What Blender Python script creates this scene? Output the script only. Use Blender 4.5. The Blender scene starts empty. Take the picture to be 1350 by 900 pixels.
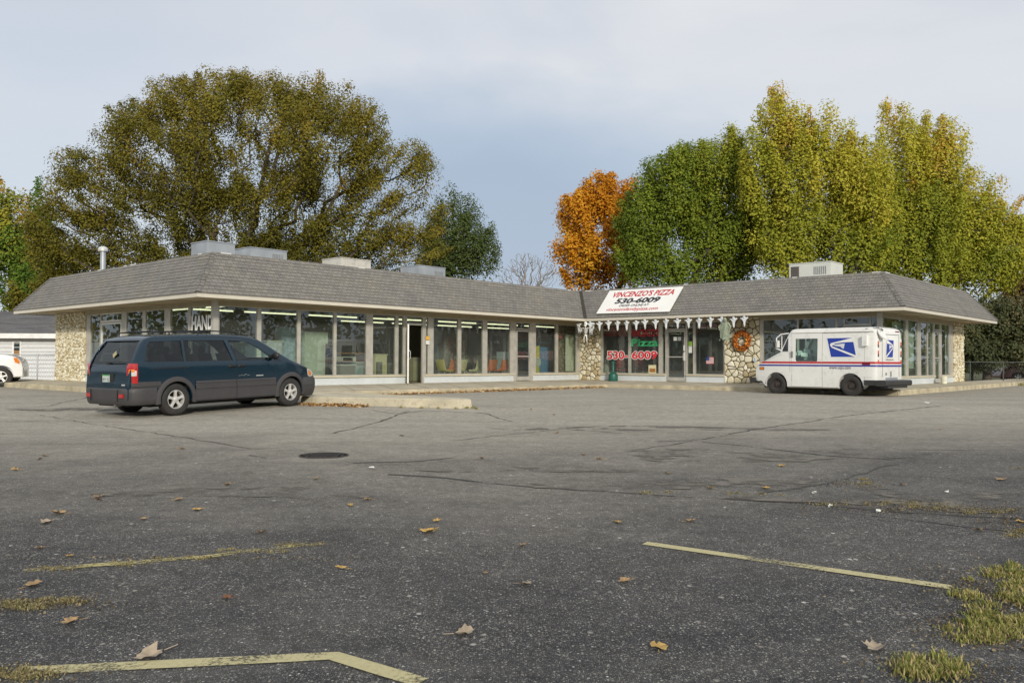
import bpy, bmesh, math, random
import numpy as np
from mathutils import Vector, Matrix
R_=math.radians
random.seed(7); rng=np.random.default_rng(11)
sc=bpy.context.scene
col=sc.collection
# ------------------------------------------------------------------ camera
H=1.42; F=1122.36; PIT=.0234; RL=.0042
_R0=Vector((1,0,0)); _F0=Vector((0,math.cos(PIT),math.sin(PIT))); _U0=Vector((0,-math.sin(PIT),math.cos(PIT)))
_R=_R0*math.cos(RL)+_U0*math.sin(RL); _U=_U0*math.cos(RL)-_R0*math.sin(RL)
EYE=Vector((0,0,H))
def ray(px,py): return (_F0+_R*((px-675)/F)+_U*((450-py)/F))
def onplane(px,py,P,n):
    d=ray(px,py); t=(Vector(P)-EYE).dot(n)/d.dot(n); return EYE+d*t
def at(px,py,D):                      # the point seen at photo pixel (px,py), D metres ahead
    d=ray(px,py); return EYE+d*(D/d.y)
def gz(x,y):                          # height of the ground
    z=.385
    if y<27: z-= .50*(1-y/27)**2
    z-=.085*math.exp(-((y-17)/3.6)**2)
    if y<-2: z=.385-.50*(1+2/27)**2+ (y+2)*.01
    return z
def ground(px,py):
    d=ray(px,py); t=2.0
    for i in range(4000):
        p=EYE+d*t
        if p.z<gz(p.x,p.y): break
        t+=.02
    return Vector((p.x,p.y,gz(p.x,p.y)))
cam=bpy.data.cameras.new('camera'); co=bpy.data.objects.new('camera',cam); col.objects.link(co)
M=Matrix((( _R.x,_U.x,-_F0.x,0),(_R.y,_U.y,-_F0.y,0),(_R.z,_U.z,-_F0.z,H),(0,0,0,1)))
co.matrix_world=M; cam.sensor_width=36; cam.lens=36*F/1350; cam.clip_end=3000; cam.clip_start=.05
sc.camera=co
# ------------------------------------------------------------------ materials
MATS={}
def nd(nt,t,**k):
    n=nt.nodes.new(t)
    for a,b in k.items():
        if a.startswith('_'): setattr(n,a[1:],b)
        else: n.inputs[a.replace('0',' ')].default_value=b
    return n
def ramp(nt,stops,interp='LINEAR'):
    r=nt.nodes.new('ShaderNodeValToRGB'); r.color_ramp.interpolation=interp
    e=r.color_ramp.elements
    while len(e)<len(stops): e.new(.5)
    for i,(p,c) in enumerate(stops):
        e[i].position=p; e[i].color=(c[0],c[1],c[2],1) if hasattr(c,'__len__') else (c,c,c,1)
    return r
def new(name):
    m=bpy.data.materials.new(name); m.use_nodes=True; MATS[name]=m
    nt=m.node_tree; b=nt.nodes['Principled BSDF']; return m,nt,b
def mat(name,c,rough=.6,metal=0,var=.12,scale=3.0,bump=0,bscale=60,coat=0,dirt=0,emit=0,coords='Object',spec=None):
    if name in MATS: return MATS[name]
    m,nt,b=new(name); L=nt.links.new
    b.inputs['Roughness'].default_value=rough; b.inputs['Metallic'].default_value=metal
    b.inputs['Coat Weight'].default_value=coat; b.inputs['Coat Roughness'].default_value=.05
    if spec is not None: b.inputs['Specular IOR Level'].default_value=spec
    tc=nt.nodes.new('ShaderNodeTexCoord')
    n=nd(nt,'ShaderNodeTexNoise',Scale=scale,Detail=6.0,Roughness=.6); L(tc.outputs[coords],n.inputs['Vector'])
    lo=[x*(1-var) for x in c]; hi=[min(1,x*(1+var)) for x in c]
    r=ramp(nt,[(.3,lo),(.7,hi)]); L(n.outputs['Fac'],r.inputs['Fac'])
    out=r.outputs['Color']
    if dirt:
        n2=nd(nt,'ShaderNodeTexNoise',Scale=scale*4,Detail=8.0,Roughness=.7); L(tc.outputs[coords],n2.inputs['Vector'])
        r2=ramp(nt,[(.5,0),(.75,dirt)]); L(n2.outputs['Fac'],r2.inputs['Fac'])
        mx=nt.nodes.new('ShaderNodeMix'); mx.data_type='RGBA'; L(r2.outputs['Color'],mx.inputs[0]); L(out,mx.inputs[6]); mx.inputs[7].default_value=(.09,.07,.045,1); out=mx.outputs[2]
    L(out,b.inputs['Base Color'])
    if bump:
        n3=nd(nt,'ShaderNodeTexNoise',Scale=bscale,Detail=4.0); L(tc.outputs[coords],n3.inputs['Vector'])
        bp=nd(nt,'ShaderNodeBump',Strength=bump,Distance=.01); L(n3.outputs['Fac'],bp.inputs['Height']); L(bp.outputs['Normal'],b.inputs['Normal'])
    if emit:
        b.inputs['Emission Color'].default_value=(*c,1); b.inputs['Emission Strength'].default_value=emit
    return m
def glass(name,tint=(.8,.85,.82),refl=1.0,rough=0.0,ior=1.6,haze=0):
    m,nt,b=new(name); L=nt.links.new; nt.nodes.remove(b)
    o=nt.nodes['Material Output']; t=nt.nodes.new('ShaderNodeBsdfTransparent'); t.inputs[0].default_value=(*tint,1)
    g=nt.nodes.new('ShaderNodeBsdfGlossy'); g.inputs['Roughness'].default_value=rough; g.inputs['Color'].default_value=(.9*refl,.95*refl,.95*refl,1)
    lw=nd(nt,'ShaderNodeFresnel',IOR=ior); ge=nt.nodes.new('ShaderNodeNewGeometry')
    bf=nt.nodes.new('ShaderNodeMath'); bf.operation='SUBTRACT'; bf.inputs[0].default_value=1; L(ge.outputs['Backfacing'],bf.inputs[1])
    ml=nt.nodes.new('ShaderNodeMath'); ml.operation='MULTIPLY'; L(bf.outputs[0],ml.inputs[0]); L(lw.outputs[0],ml.inputs[1])
    mx=nt.nodes.new('ShaderNodeMixShader'); L(ml.outputs[0],mx.inputs[0]); L(t.outputs[0],mx.inputs[1]); L(g.outputs[0],mx.inputs[2]); L(mx.outputs[0],o.inputs[0])
    if haze:  # pale diffuse colour mixed in as painted haze over the panes
        df=nt.nodes.new('ShaderNodeBsdfDiffuse'); df.inputs[0].default_value=(.6,.62,.6,1); m2=nt.nodes.new('ShaderNodeMixShader')
        tc=nt.nodes.new('ShaderNodeTexCoord'); n=nd(nt,'ShaderNodeTexNoise',Scale=.9,Detail=5.0); L(tc.outputs['Object'],n.inputs['Vector']); rr=ramp(nt,[(.3,haze*.5),(.7,haze*1.5)]); L(n.outputs['Fac'],rr.inputs[0]); L(rr.outputs[0],m2.inputs[0])
        L(mx.outputs[0],m2.inputs[1]); L(df.outputs[0],m2.inputs[2]); L(m2.outputs[0],o.inputs[0])
    return m
# ------------------------------------------------------------------ mesh helper
class MB:
    def __init__(s): s.v=[]; s.f=[]; s.uv={}; s.at={}; s.mi=[]
    def add(s,vs,fs,uv=None,a=None,mi=0):
        o=len(s.v); s.v+= [tuple(x) for x in vs]
        for i,f in enumerate(fs):
            k=len(s.f); s.f.append(tuple(j+o for j in f)); s.mi.append(mi)
            if uv: s.uv[k]=uv[i]
            if a is not None: s.at[k]=a
        return s
    def obb(s,O,A,B,C,a=None,mi=0):      # box: corner O, edge vectors A,B,C
        O,A,B,C=map(Vector,(O,A,B,C))
        v=[O,O+A,O+A+B,O+B,O+C,O+A+C,O+A+B+C,O+B+C]
        f=[(3,2,1,0),(4,5,6,7),(0,1,5,4),(1,2,6,5),(2,3,7,6),(3,0,4,7)]
        if A.cross(B).dot(C)<0: f=[tuple(reversed(q)) for q in f]
        return s.add(v,f,a=a,mi=mi)
    def box(s,x0,x1,y0,y1,z0,z1,a=None,mi=0): return s.obb((x0,y0,z0),(x1-x0,0,0),(0,y1-y0,0),(0,0,z1-z0),a,mi)
    def prism(s,poly,ext,a=None,mi=0):
        P=[Vector(p) for p in poly]; E=Vector(ext); n=len(P)
        nn=Vector((0,0,0))
        for i in range(n): nn+= (P[i]-P[0]).cross(P[(i+1)%n]-P[0])
        if nn.dot(E)>0: P.reverse()
        v=P+[p+E for p in P]
        f=[tuple(range(n)),tuple(range(2*n-1,n-1,-1))]+[(i,i+n,(i+1)%n+n,(i+1)%n) for i in range(n)]
        f=[f[0],f[1]]+[tuple(reversed(q)) if False else q for q in f[2:]]
        return s.add(v,f,a=a,mi=mi)
    def poly(s,P,a=None,mi=0): return s.add(P,[tuple(range(len(P)))],a=a,mi=mi)
    def tube(s,pts,r,n=6,cap=True,a=None,mi=0):
        P=[Vector(p) for p in pts]; rs=r if hasattr(r,'__len__') else [r]*len(P); v=[];f=[]
        ref=Vector((0,0,1)) if abs((P[-1]-P[0]).normalized().z)<.9 else Vector((1,0,0))
        for i,p in enumerate(P):
            d=(P[min(i+1,len(P)-1)]-P[max(i-1,0)]).normalized(); x=d.cross(ref).normalized(); y=d.cross(x)
            for k in range(n):
                t=2*math.pi*k/n; v.append(p+x*math.cos(t)*rs[i]+y*math.sin(t)*rs[i])
        for i in range(len(P)-1):
            for k in range(n): f.append((i*n+k,i*n+(k+1)%n,(i+1)*n+(k+1)%n,(i+1)*n+k))
        if cap: f.append(tuple(reversed(range(n)))); f.append(tuple(range((len(P)-1)*n,len(P)*n)))
        return s.add(v,f,a=a,mi=mi)
    def lathe(s,C,prof,n=20,axis='z',mi=0,cap=True):   # prof: (r,h)
        C=Vector(C); v=[];f=[]
        for (r,h) in prof:
            for k in range(n):
                t=2*math.pi*k/n; c,q=math.cos(t)*r,math.sin(t)*r
                v.append(C+(Vector((c,q,h)) if axis=='z' else Vector((c,h,q)) if axis=='y' else Vector((h,c,q))))
        m=len(prof)
        for i in range(m-1):
            for k in range(n): 
                q=(i*n+k,i*n+(k+1)%n,(i+1)*n+(k+1)%n,(i+1)*n+k); f.append(q if axis!='y' else q[::-1])
        if cap and prof[0][0]>1e-4: f.append(tuple(reversed(range(n))))
        if cap and prof[-1][0]>1e-4: f.append(tuple(range((m-1)*n,m*n)))
        return s.add(v,f,mi=mi)
    def ball(s,C,rx,ry=None,rz=None,n=12,m=8,mi=0):
        ry=ry or rx; rz=rz or rx; C=Vector(C); v=[];f=[]
        for i in range(m+1):
            t=math.pi*i/m
            for k in range(n):
                p=2*math.pi*k/n; v.append(C+Vector((rx*math.sin(t)*math.cos(p),ry*math.sin(t)*math.sin(p),-rz*math.cos(t))))
        for i in range(m):
            for k in range(n): f.append((i*n+k,i*n+(k+1)%n,(i+1)*n+(k+1)%n,(i+1)*n+k))
        return s.add(v,f,mi=mi)
    def build(s,name,m,parent=None,world=False,smooth=False,angle=35,clean=False):
        me=bpy.data.meshes.new(name)
        V=s.v
        if world and parent is not None:
            inv=world_of(parent).inverted(); V=[tuple(inv@Vector(p)) for p in V]
        me.from_pydata(V,[],s.f)
        if s.uv:
            uvl=me.uv_layers.new(name='UVMap'); li=0; arr=np.zeros((len(me.loops),2))
            for k,f in enumerate(s.f):
                if k in s.uv:
                    for j in range(len(f)): arr[li+j]=s.uv[k][j]
                li+=len(f)
            uvl.data.foreach_set('uv',arr.ravel())
        if s.at:
            A=me.attributes.new('rnd','FLOAT','FACE'); ar=np.zeros(len(s.f),dtype=np.float32)
            for k,x in s.at.items(): ar[k]=x
            A.data.foreach_set('value',ar)
        ms=m if isinstance(m,(list,tuple)) else [m]
        for q in ms: me.materials.append(q)
        if len(ms)>1: me.polygons.foreach_set('material_index',s.mi)
        me.update()
        if clean:
            bm=bmesh.new(); bm.from_mesh(me); bmesh.ops.remove_doubles(bm,verts=bm.verts,dist=1e-4); bmesh.ops.recalc_face_normals(bm,faces=bm.faces); bm.to_mesh(me); bm.free()
        if smooth:
            me.polygons.foreach_set('use_smooth',[True]*len(me.polygons)); me.set_sharp_from_angle(angle=R_(angle))
        o=bpy.data.objects.new(name,me); col.objects.link(o)
        if parent is not None: o.parent=parent
        return o
def world_of(o):
    m=o.matrix_basis.copy(); p=o.parent
    while p is not None: m=p.matrix_basis@m; p=p.parent
    return m
def tag(o,label,cat,group=None):
    o['label']=label; o['category']=cat
    if group: o['group']=group
    return o
def thing(name,label,cat,loc=(0,0,0),rot=(0,0,0),group=None):
    o=bpy.data.objects.new(name,None); o.empty_display_size=.2; col.objects.link(o); o.location=loc; o.rotation_euler=rot
    return tag(o,label,cat,group)
def kind(o,k): o['kind']=k; return o
def dup(root,loc,rot=None,label=None):
    r=root.copy(); col.objects.link(r); r.location=loc
    if rot is not None: r.rotation_euler=rot
    if label: r['label']=label
    for ch in list(root.children):
        c=ch.copy(); col.objects.link(c); c.parent=r
        for g in list(ch.children):
            d=g.copy(); col.objects.link(d); d.parent=c
    return r
def text_geo(body,bold=0,shear=0,res=3):
    cu=bpy.data.curves.new('t','FONT'); cu.body=body; cu.offset=bold; cu.shear=shear; cu.resolution_u=res; cu.extrude=0
    o=bpy.data.objects.new('t',cu); col.objects.link(o); dg=bpy.context.evaluated_depsgraph_get()
    me=bpy.data.meshes.new_from_object(o.evaluated_get(dg)); vs=[tuple(v.co) for v in me.vertices]; fs=[tuple(p.vertices) for p in me.polygons]
    bpy.data.objects.remove(o); bpy.data.curves.remove(cu); bpy.data.meshes.remove(me)
    return vs,fs
def text_to(mb,body,fn,bold=0,shear=0,mi=0,pad=None):
    """fn(s,t) -> point, text box normalised to 0..1 both ways"""
    vs,fs=text_geo(body,bold,shear); xs=[v[0] for v in vs]; ys=[v[1] for v in vs]
    x0,x1,y0,y1=(min(xs),max(xs),min(ys),max(ys)) if pad is None else pad
    mb.add([fn((v[0]-x0)/(x1-x0),(v[1]-y0)/(y1-y0)) for v in vs],fs,mi=mi)
    return (x0,x1,y0,y1)
# ------------------------------------------------------------------ common materials
def asphalt():
    m,nt,b=new('asphalt'); L=nt.links.new
    tc=nt.nodes.new('ShaderNodeTexCoord'); P=tc.outputs['Object']
    sep=nt.nodes.new('ShaderNodeSeparateXYZ'); L(P,sep.inputs[0])
    big=nd(nt,'ShaderNodeTexNoise',Scale=.16,Detail=5.0,Roughness=.62,Distortion=.6); L(P,big.inputs['Vector'])
    # old grey surface beyond, newer dark seal coat near: the border wanders with the noise
    def math_(op,a,bv,c=None):
        n=nt.nodes.new('ShaderNodeMath'); n.operation=op
        for i,x in enumerate((a,bv,c)):
            if x is None: continue
            if hasattr(x,'is_output'): L(x,n.inputs[i])
            else: n.inputs[i].default_value=x
        return n.outputs[0]
    nz=math_('MULTIPLY',math_('SUBTRACT',big.outputs['Fac'],.5),14.0)
    yy=math_('ADD',sep.outputs['Y'],nz)
    ax=math_('MULTIPLY',math_('MAXIMUM',sep.outputs['X'],0.0),.42)
    yy=math_('SUBTRACT',yy,ax)
    mask=nt.nodes.new('ShaderNodeMapRange'); mask.interpolation_type='SMOOTHSTEP'; L(yy,mask.inputs[0]); mask.inputs[1].default_value=3.5; mask.inputs[2].default_value=17.0
    st=nd(nt,'ShaderNodeTexNoise',Scale=.6,Detail=9.0,Roughness=.72,Distortion=.6)
    mp=nt.nodes.new('ShaderNodeMapping'); mp.inputs['Rotation'].default_value=(0,0,.35); mp.inputs['Scale'].default_value=(.5,1.6,1); L(P,mp.inputs[0]); L(mp.outputs[0],st.inputs['Vector'])
    near=ramp(nt,[(.30,(.029,.029,.033)),(.5,(.046,.046,.049)),(.72,(.088,.086,.082))]); L(st.outputs['Fac'],near.inputs[0])
    far=ramp(nt,[(.28,(.20,.185,.155)),(.42,(.325,.30,.245)),(.6,(.39,.358,.295)),(.8,(.44,.405,.335))]); L(st.outputs['Fac'],far.inputs[0])
    mx=nt.nodes.new('ShaderNodeMix'); mx.data_type='RGBA'; L(mask.outputs[0],mx.inputs[0]); L(near.outputs[0],mx.inputs[6]); L(far.outputs[0],mx.inputs[7])
    # aggregate: three sizes of exposed stones
    base=mx.outputs[2]
    wear=nd(nt,'ShaderNodeTexNoise',Scale=1.1,Detail=6.0,Roughness=.65); L(P,wear.inputs['Vector'])
    for sc_,thr,strn in ((55,.50,.9),(105,.40,.85),(190,.30,.8),(22,.82,.85)):
        vo=nd(nt,'ShaderNodeTexVoronoi',Scale=float(sc_)); L(P,vo.inputs['Vector'])
        sp=nt.nodes.new('ShaderNodeSeparateColor'); L(vo.outputs['Color'],sp.inputs[0])
        rr=math_('ADD',sp.outputs[0],math_('MULTIPLY',math_('SUBTRACT',wear.outputs['Fac'],.5),1.1))
        on=math_('GREATER_THAN',rr,thr+.14)
        near_=nt.nodes.new('ShaderNodeMapRange'); L(vo.outputs['Distance'],near_.inputs[0]); near_.inputs[1].default_value=.42; near_.inputs[2].default_value=.22
        fac=math_('MULTIPLY',math_('MULTIPLY',on,near_.outputs[0]),strn)
        cr=ramp(nt,[(0,(.16,.15,.135)),(.6,(.30,.285,.25)),(.92,(.46,.44,.39)),(1,(.75,.74,.70))]); L(sp.outputs[1],cr.inputs[0])
        m2=nt.nodes.new('ShaderNodeMix'); m2.data_type='RGBA'; L(fac,m2.inputs[0]); L(base,m2.inputs[6]); L(cr.outputs[0],m2.inputs[7]); base=m2.outputs[2]
    # mottling that still reads far off
    for sc_,lo,hi in ((7.0,.80,1.16),(26.0,.78,1.2)):
        g_=nd(nt,'ShaderNodeTexNoise',Scale=sc_,Detail=5.0,Roughness=.75); L(P,g_.inputs['Vector'])
        gr=ramp(nt,[(.35,lo),(.65,hi)]); L(g_.outputs['Fac'],gr.inputs[0])
        m3=nt.nodes.new('ShaderNodeMix'); m3.data_type='RGBA'; m3.blend_type='MULTIPLY'; m3.inputs[0].default_value=1; L(base,m3.inputs[6]); L(gr.outputs[0],m3.inputs[7]); base=m3.outputs[2]
    L(base,b.inputs['Base Color']); b.inputs['Roughness'].default_value=.88; b.inputs['Specular IOR Level'].default_value=.25
    nb=nd(nt,'ShaderNodeTexNoise',Scale=70.0,Detail=6.0,Roughness=.75); L(P,nb.inputs['Vector'])
    bp=nd(nt,'ShaderNodeBump',Strength=.7,Distance=.012); L(nb.outputs['Fac'],bp.inputs['Height'])
    nb2=nd(nt,'ShaderNodeTexNoise',Scale=1.2,Detail=3.0); L(P,nb2.inputs['Vector'])
    bp2=nd(nt,'ShaderNodeBump',Strength=.5,Distance=.05); L(nb2.outputs['Fac'],bp2.inputs['Height']); L(bp.outputs[0],bp2.inputs['Normal']); L(bp2.outputs[0],b.inputs['Normal'])
    return m
def worn(name,c,keep=.5,scale=30):
    m,nt,b=new(name); L=nt.links.new; o=nt.nodes['Material Output']
    tc=nt.nodes.new('ShaderNodeTexCoord'); n=nd(nt,'ShaderNodeTexNoise',Scale=scale,Detail=8.0,Roughness=.8); L(tc.outputs['Object'],n.inputs['Vector'])
    n2=nd(nt,'ShaderNodeTexNoise',Scale=2.0,Detail=4.0); L(tc.outputs['Object'],n2.inputs['Vector'])
    ad=nt.nodes.new('ShaderNodeMath'); ad.operation='ADD'; L(n.outputs['Fac'],ad.inputs[0]); L(n2.outputs['Fac'],ad.inputs[1])
    r=ramp(nt,[(0,0),(1,1)]); r.color_ramp.elements[0].position=(1-keep)*.5+.22; r.color_ramp.elements[1].position=(1-keep)*.5+.30
    hf=nt.nodes.new('ShaderNodeMath'); hf.operation='MULTIPLY'; hf.inputs[1].default_value=.5; L(ad.outputs[0],hf.inputs[0]); L(hf.outputs[0],r.inputs[0])
    cr=ramp(nt,[(.35,[x*.75 for x in c]),(.65,c)]); L(n.outputs['Fac'],cr.inputs[0]); L(cr.outputs[0],b.inputs['Base Color']); b.inputs['Roughness'].default_value=.85
    t=nt.nodes.new('ShaderNodeBsdfTransparent'); mx=nt.nodes.new('ShaderNodeMixShader'); L(r.outputs[0],mx.inputs[0]); L(t.outputs[0],mx.inputs[1]); L(b.outputs[0],mx.inputs[2]); L(mx.outputs[0],o.inputs[0])
    return m
def attr_mat(name,stops,rough=.8,trans=0,coord_noise=0,bump=0,nscale=.35):
    m,nt,b=new(name); L=nt.links.new
    a=nt.nodes.new('ShaderNodeAttribute'); a.attribute_name='rnd'
    src=a.outputs['Fac']
    if coord_noise:
        tc=nt.nodes.new('ShaderNodeTexCoord'); n=nd(nt,'ShaderNodeTexNoise',Scale=nscale,Detail=4.0); L(tc.outputs['Object'],n.inputs['Vector'])
        mm=nt.nodes.new('ShaderNodeMath'); mm.operation='MULTIPLY_ADD'; L(n.outputs['Fac'],mm.inputs[0]); mm.inputs[1].default_value=coord_noise; L(src,mm.inputs[2])
        m3=nt.nodes.new('ShaderNodeMath'); m3.operation='SUBTRACT'; L(mm.outputs[0],m3.inputs[0]); m3.inputs[1].default_value=coord_noise*.5; src=m3.outputs[0]
    r=ramp(nt,stops); L(src,r.inputs[0]); L(r.outputs[0],b.inputs['Base Color']); b.inputs['Roughness'].default_value=rough
    b.inputs['Specular IOR Level'].default_value=.25
    if bump:
        tc=nt.nodes.new('ShaderNodeTexCoord'); n=nd(nt,'ShaderNodeTexNoise',Scale=18.0,Detail=6.0); L(tc.outputs['Object'],n.inputs['Vector'])
        bp=nd(nt,'ShaderNodeBump',Strength=bump,Distance=.02); L(n.outputs['Fac'],bp.inputs['Height']); L(bp.outputs[0],b.inputs['Normal'])
    if trans:
        o=nt.nodes['Material Output']; t=nt.nodes.new('ShaderNodeBsdfTranslucent'); L(r.outputs[0],t.inputs[0])
        mx=nt.nodes.new('ShaderNodeMixShader'); mx.inputs[0].default_value=trans; L(b.outputs[0],mx.inputs[1]); L(t.outputs[0],mx.inputs[2]); L(mx.outputs[0],o.inputs[0])
    return m
M_alu=mat('aluminium_frame',(.50,.48,.43),.42,.25,.15,4,dirt=.25)
M_alu_l=mat('pale_aluminium_frame',(.52,.51,.47),.4,.3,.1,4,dirt=.15)
M_fascia=mat('cream_fascia',(.62,.58,.49),.55,0,.06,1.2,dirt=.15)
M_soffit=mat('soffit_board',(.44,.37,.25),.75,0,.1,.8,dirt=.12)
M_header=mat('header_trim',(.38,.33,.23),.6,0,.1,3)
M_knee=mat('pale_blue_panel',(.60,.64,.66),.6,0,.06,1.5,dirt=.22)
M_sill=mat('cream_sill',(.60,.54,.40),.55,0,.1,3,dirt=.2)
M_white=mat('white_paint',(.78,.78,.75),.5,0,.04,2,dirt=.1)
M_glass=glass('shop_glass',(.86,.90,.86),ior=1.95,haze=.028)
M_conc=mat('concrete',(.50,.45,.34),.9,0,.22,1.3,bump=.5,bscale=90,dirt=.5)
M_kerb=mat('kerb_concrete',(.48,.42,.29),.9,0,.3,2.5,bump=.6,bscale=70,dirt=.6)
M_mortar=mat('dark_mortar',(.13,.10,.065),.95,0,.3,8)
M_galv=mat('galvanised_metal',(.44,.47,.50),.45,.45,.2,1.5,dirt=.2)
M_acw=mat('cream_metal_cabinet',(.66,.67,.62),.5,.1,.06,2,dirt=.15)
M_dark=mat('dark_metal',(.05,.045,.04),.5,.3)
M_black=mat('black_rubber',(.022,.022,.022),.75,0,.3,8)
# ------------------------------------------------------------------ building frames
al=.727; a=Vector((math.sin(al),math.cos(al),0)); b=Vector((math.cos(al),-math.sin(al),0)); Z=Vector((0,0,1))
S=1.42
I=Vector((2.2231*S,26.0021*S,0)); C1=I-a*12.5902*S; C2=I+b*9.2714*S; Lc=C1-b*10.0164*S; Rc=C2+a*9.0793*S
Xc=Rc-b*((9.2714+10.0164)*S)
OV=.8132*S; SB=.7161*S
ZB=.614; ZF=2.2354*S; ZR=3.2319*S; ZT=2.1515*S; ZS=ZB+.30
class Fr:
    def __init__(s,O,U,N): s.O=O; s.U=U; s.N=N
    def p(s,u,n,z): return s.O+s.U*u+s.N*n+Z*z
    def u(s,px,n=0):
        d=ray(px,450); N2=Vector((d.y,-d.x,0)); O=s.O+s.N*n
        return -(O.dot(N2))/s.U.dot(N2)
    def uz(s,px,py,n=0):
        q=onplane(px,py,s.O+s.N*n,s.N); return (q-s.O).dot(s.U),q.z
    def box(s,mb,u0,u1,n0,n1,z0,z1,**k): mb.obb(s.p(u0,n0,z0),s.U*(u1-u0),s.N*(n1-n0),Z*(z1-z0),**k)
W1=C1+(a-b)*OV; WI=I+(a-b)*OV; W2=C2+(a-b)*OV
FA=Fr(W1,a,b); FB=Fr(WI,b,-a); FL=Fr(W1,-b,-a); FR=Fr(W2,a,b)
LA=(WI-W1).length; LB=(W2-WI).length
LL=8.3675*S; LR=7.5496*S
B0=Vector((WI.x,WI.y,ZB))
shop=thing('shop_building','long low row of shops with grey shingle mansard roof around the car park','building',B0)
def bb(mb,name,m,parent=None,**k): return mb.build(name,m,parent or shop,world=True,**k)
# mansard roof with lapped shingle courses
M_shingle,nt,bs=new('roof_shingle'); L=nt.links.new
uvn=nt.nodes.new('ShaderNodeUVMap'); br=nt.nodes.new('ShaderNodeTexBrick'); L(uvn.outputs[0],br.inputs['Vector'])
br.inputs['Scale'].default_value=1; br.inputs['Brick Width'].default_value=.19; br.inputs['Row Height'].default_value=.135; br.inputs['Mortar Size'].default_value=.009
br.inputs['Color1'].default_value=(.228,.217,.198,1); br.inputs['Color2'].default_value=(.178,.171,.157,1); br.inputs['Mortar'].default_value=(.11,.104,.092,1)  # dark joint colour also paints the shadow lines between shingle rows
n=nd(nt,'ShaderNodeTexNoise',Scale=.8,Detail=8.0,Roughness=.7); L(uvn.outputs[0],n.inputs['Vector'])
r=ramp(nt,[(.25,(.72,.72,.74)),(.5,(1,1,1)),(.68,(1.1,1.04,.93)),(.8,(1.15,.86,.62))]); L(n.outputs['Fac'],r.inputs[0])
mx=nt.nodes.new('ShaderNodeMix'); mx.data_type='RGBA'; mx.blend_type='MULTIPLY'; mx.inputs[0].default_value=1; L(br.outputs['Color'],mx.inputs[6]); L(r.outputs[0],mx.inputs[7])
n=nd(nt,'ShaderNodeTexNoise',Scale=40.0,Detail=5.0); L(uvn.outputs[0],n.inputs['Vector'])
r=ramp(nt,[(.3,.7),(.7,1.25)]); L(n.outputs['Fac'],r.inputs[0])
mx2=nt.nodes.new('ShaderNodeMix'); mx2.data_type='RGBA'; mx2.blend_type='MULTIPLY'; mx2.inputs[0].default_value=1; L(mx.outputs[2],mx2.inputs[6]); L(r.outputs[0],mx2.inputs[7])
L(mx2.outputs[2],bs.inputs['Base Color']); bs.inputs['Roughness'].default_value=.9
bp=nd(nt,'ShaderNodeBump',Strength=.6,Distance=.01); L(n.outputs['Fac'],bp.inputs['Height']); L(bp.outputs[0],bs.inputs['Normal'])
corners=[Lc,C1,I,C2,Rc,Xc]
def inset(i,d):
    P=corners; n_=len(P); p=P[i]; e0=(p-P[i-1]).normalized(); e1=(P[(i+1)%n_]-p).normalized()
    # interior on the left of travel? polygon L->C1->I->C2->R->X : outward normal = rotate -90 of travel
    n0=Vector((-e0.y,e0.x,0)); n1=Vector((-e1.y,e1.x,0)); return p+(n0+n1)*d
ZE=ZF+.13                                 # top of fascia = eave of shingles
NC=12
mb=MB()
for i in range(6):
    j=(i+1)%6
    e=(corners[j]-corners[i]).normalized(); L0=(corners[j]-corners[i]).length
    for k in range(NC):
        t0=k/NC; t1=min(1,(k+1.25)/NC); lift=.015+.004*((k*7)%3)
        def pt(ii,t,l): 
            q=inset(ii,SB*t-.02-l*.6); return Vector((q.x,q.y,ZE+(ZR-ZE)*t+l*.35))
        A0,B0_=pt(i,t0,lift),pt(j,t0,lift); A1,B1=pt(i,t1,.002),pt(j,t1,.002); A2,B2=pt(i,t0,0),pt(j,t0,0)
        u=lambda P:(P-corners[i]).dot(e)
        v0=k*.135+.001; v1=v0+.1345
        mb.add([A0,B0_,B1,A1],[(0,1,2,3)],uv=[[(u(A0),v0),(u(B0_),v0),(u(B1),v1),(u(A1),v1)]])
        mb.add([A2,B2,B0_,A0],[(0,1,2,3)],uv=[[(u(A2),v0),(u(B2),v0),(u(B0_),v0+.01),(u(A0),v0+.01)]])
roof=bb(mb,'mansard_roof',M_shingle)
# hip caps and valley flashing
for i in (0,1,3,4,5):
    mb=MB()
    for k in range(14):
        t0=k/14; t1=min(1,(k+1.2)/14)
        p0=inset(i,SB*t0-.045); p1=inset(i,SB*t1-.035); p0=Vector((p0.x,p0.y,ZE+(ZR-ZE)*t0+.03)); p1=Vector((p1.x,p1.y,ZE+(ZR-ZE)*t1+.015))
        e0=(corners[i-1]-corners[i]).normalized(); e1=(corners[(i+1)%6]-corners[i]).normalized(); w=.13; dz=Vector((0,0,-.012))
        mb.add([p0,p0+e0*w+dz,p1+e0*w+dz,p1,p0+e1*w+dz,p1+e1*w+dz],[(0,3,2,1),(0,4,5,3)],uv=[[(0,t0),(0,t1),(.13,t1),(.13,t0)],[(0,t0),(.13,t0),(.13,t1),(0,t1)]])
    bb(mb,'hip_cap',M_shingle,roof)
mb=MB(); i=2
p0=inset(i,-.05); p1=inset(i,SB-.05); p0=Vector((p0.x,p0.y,ZE+.04)); p1=Vector((p1.x,p1.y,ZR+.03)); w=.085
mb.add([p0-b*0+(-a)*w,p0+b*w,p1+b*w,p1-a*w,p0+Z*-.012,p1+Z*-.012],[(0,4,5,3),(4,1,2,5)])
bb(mb,'valley_flashing',mat('valley_tar',(.055,.05,.042),.8),roof)
mb=MB()
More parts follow.
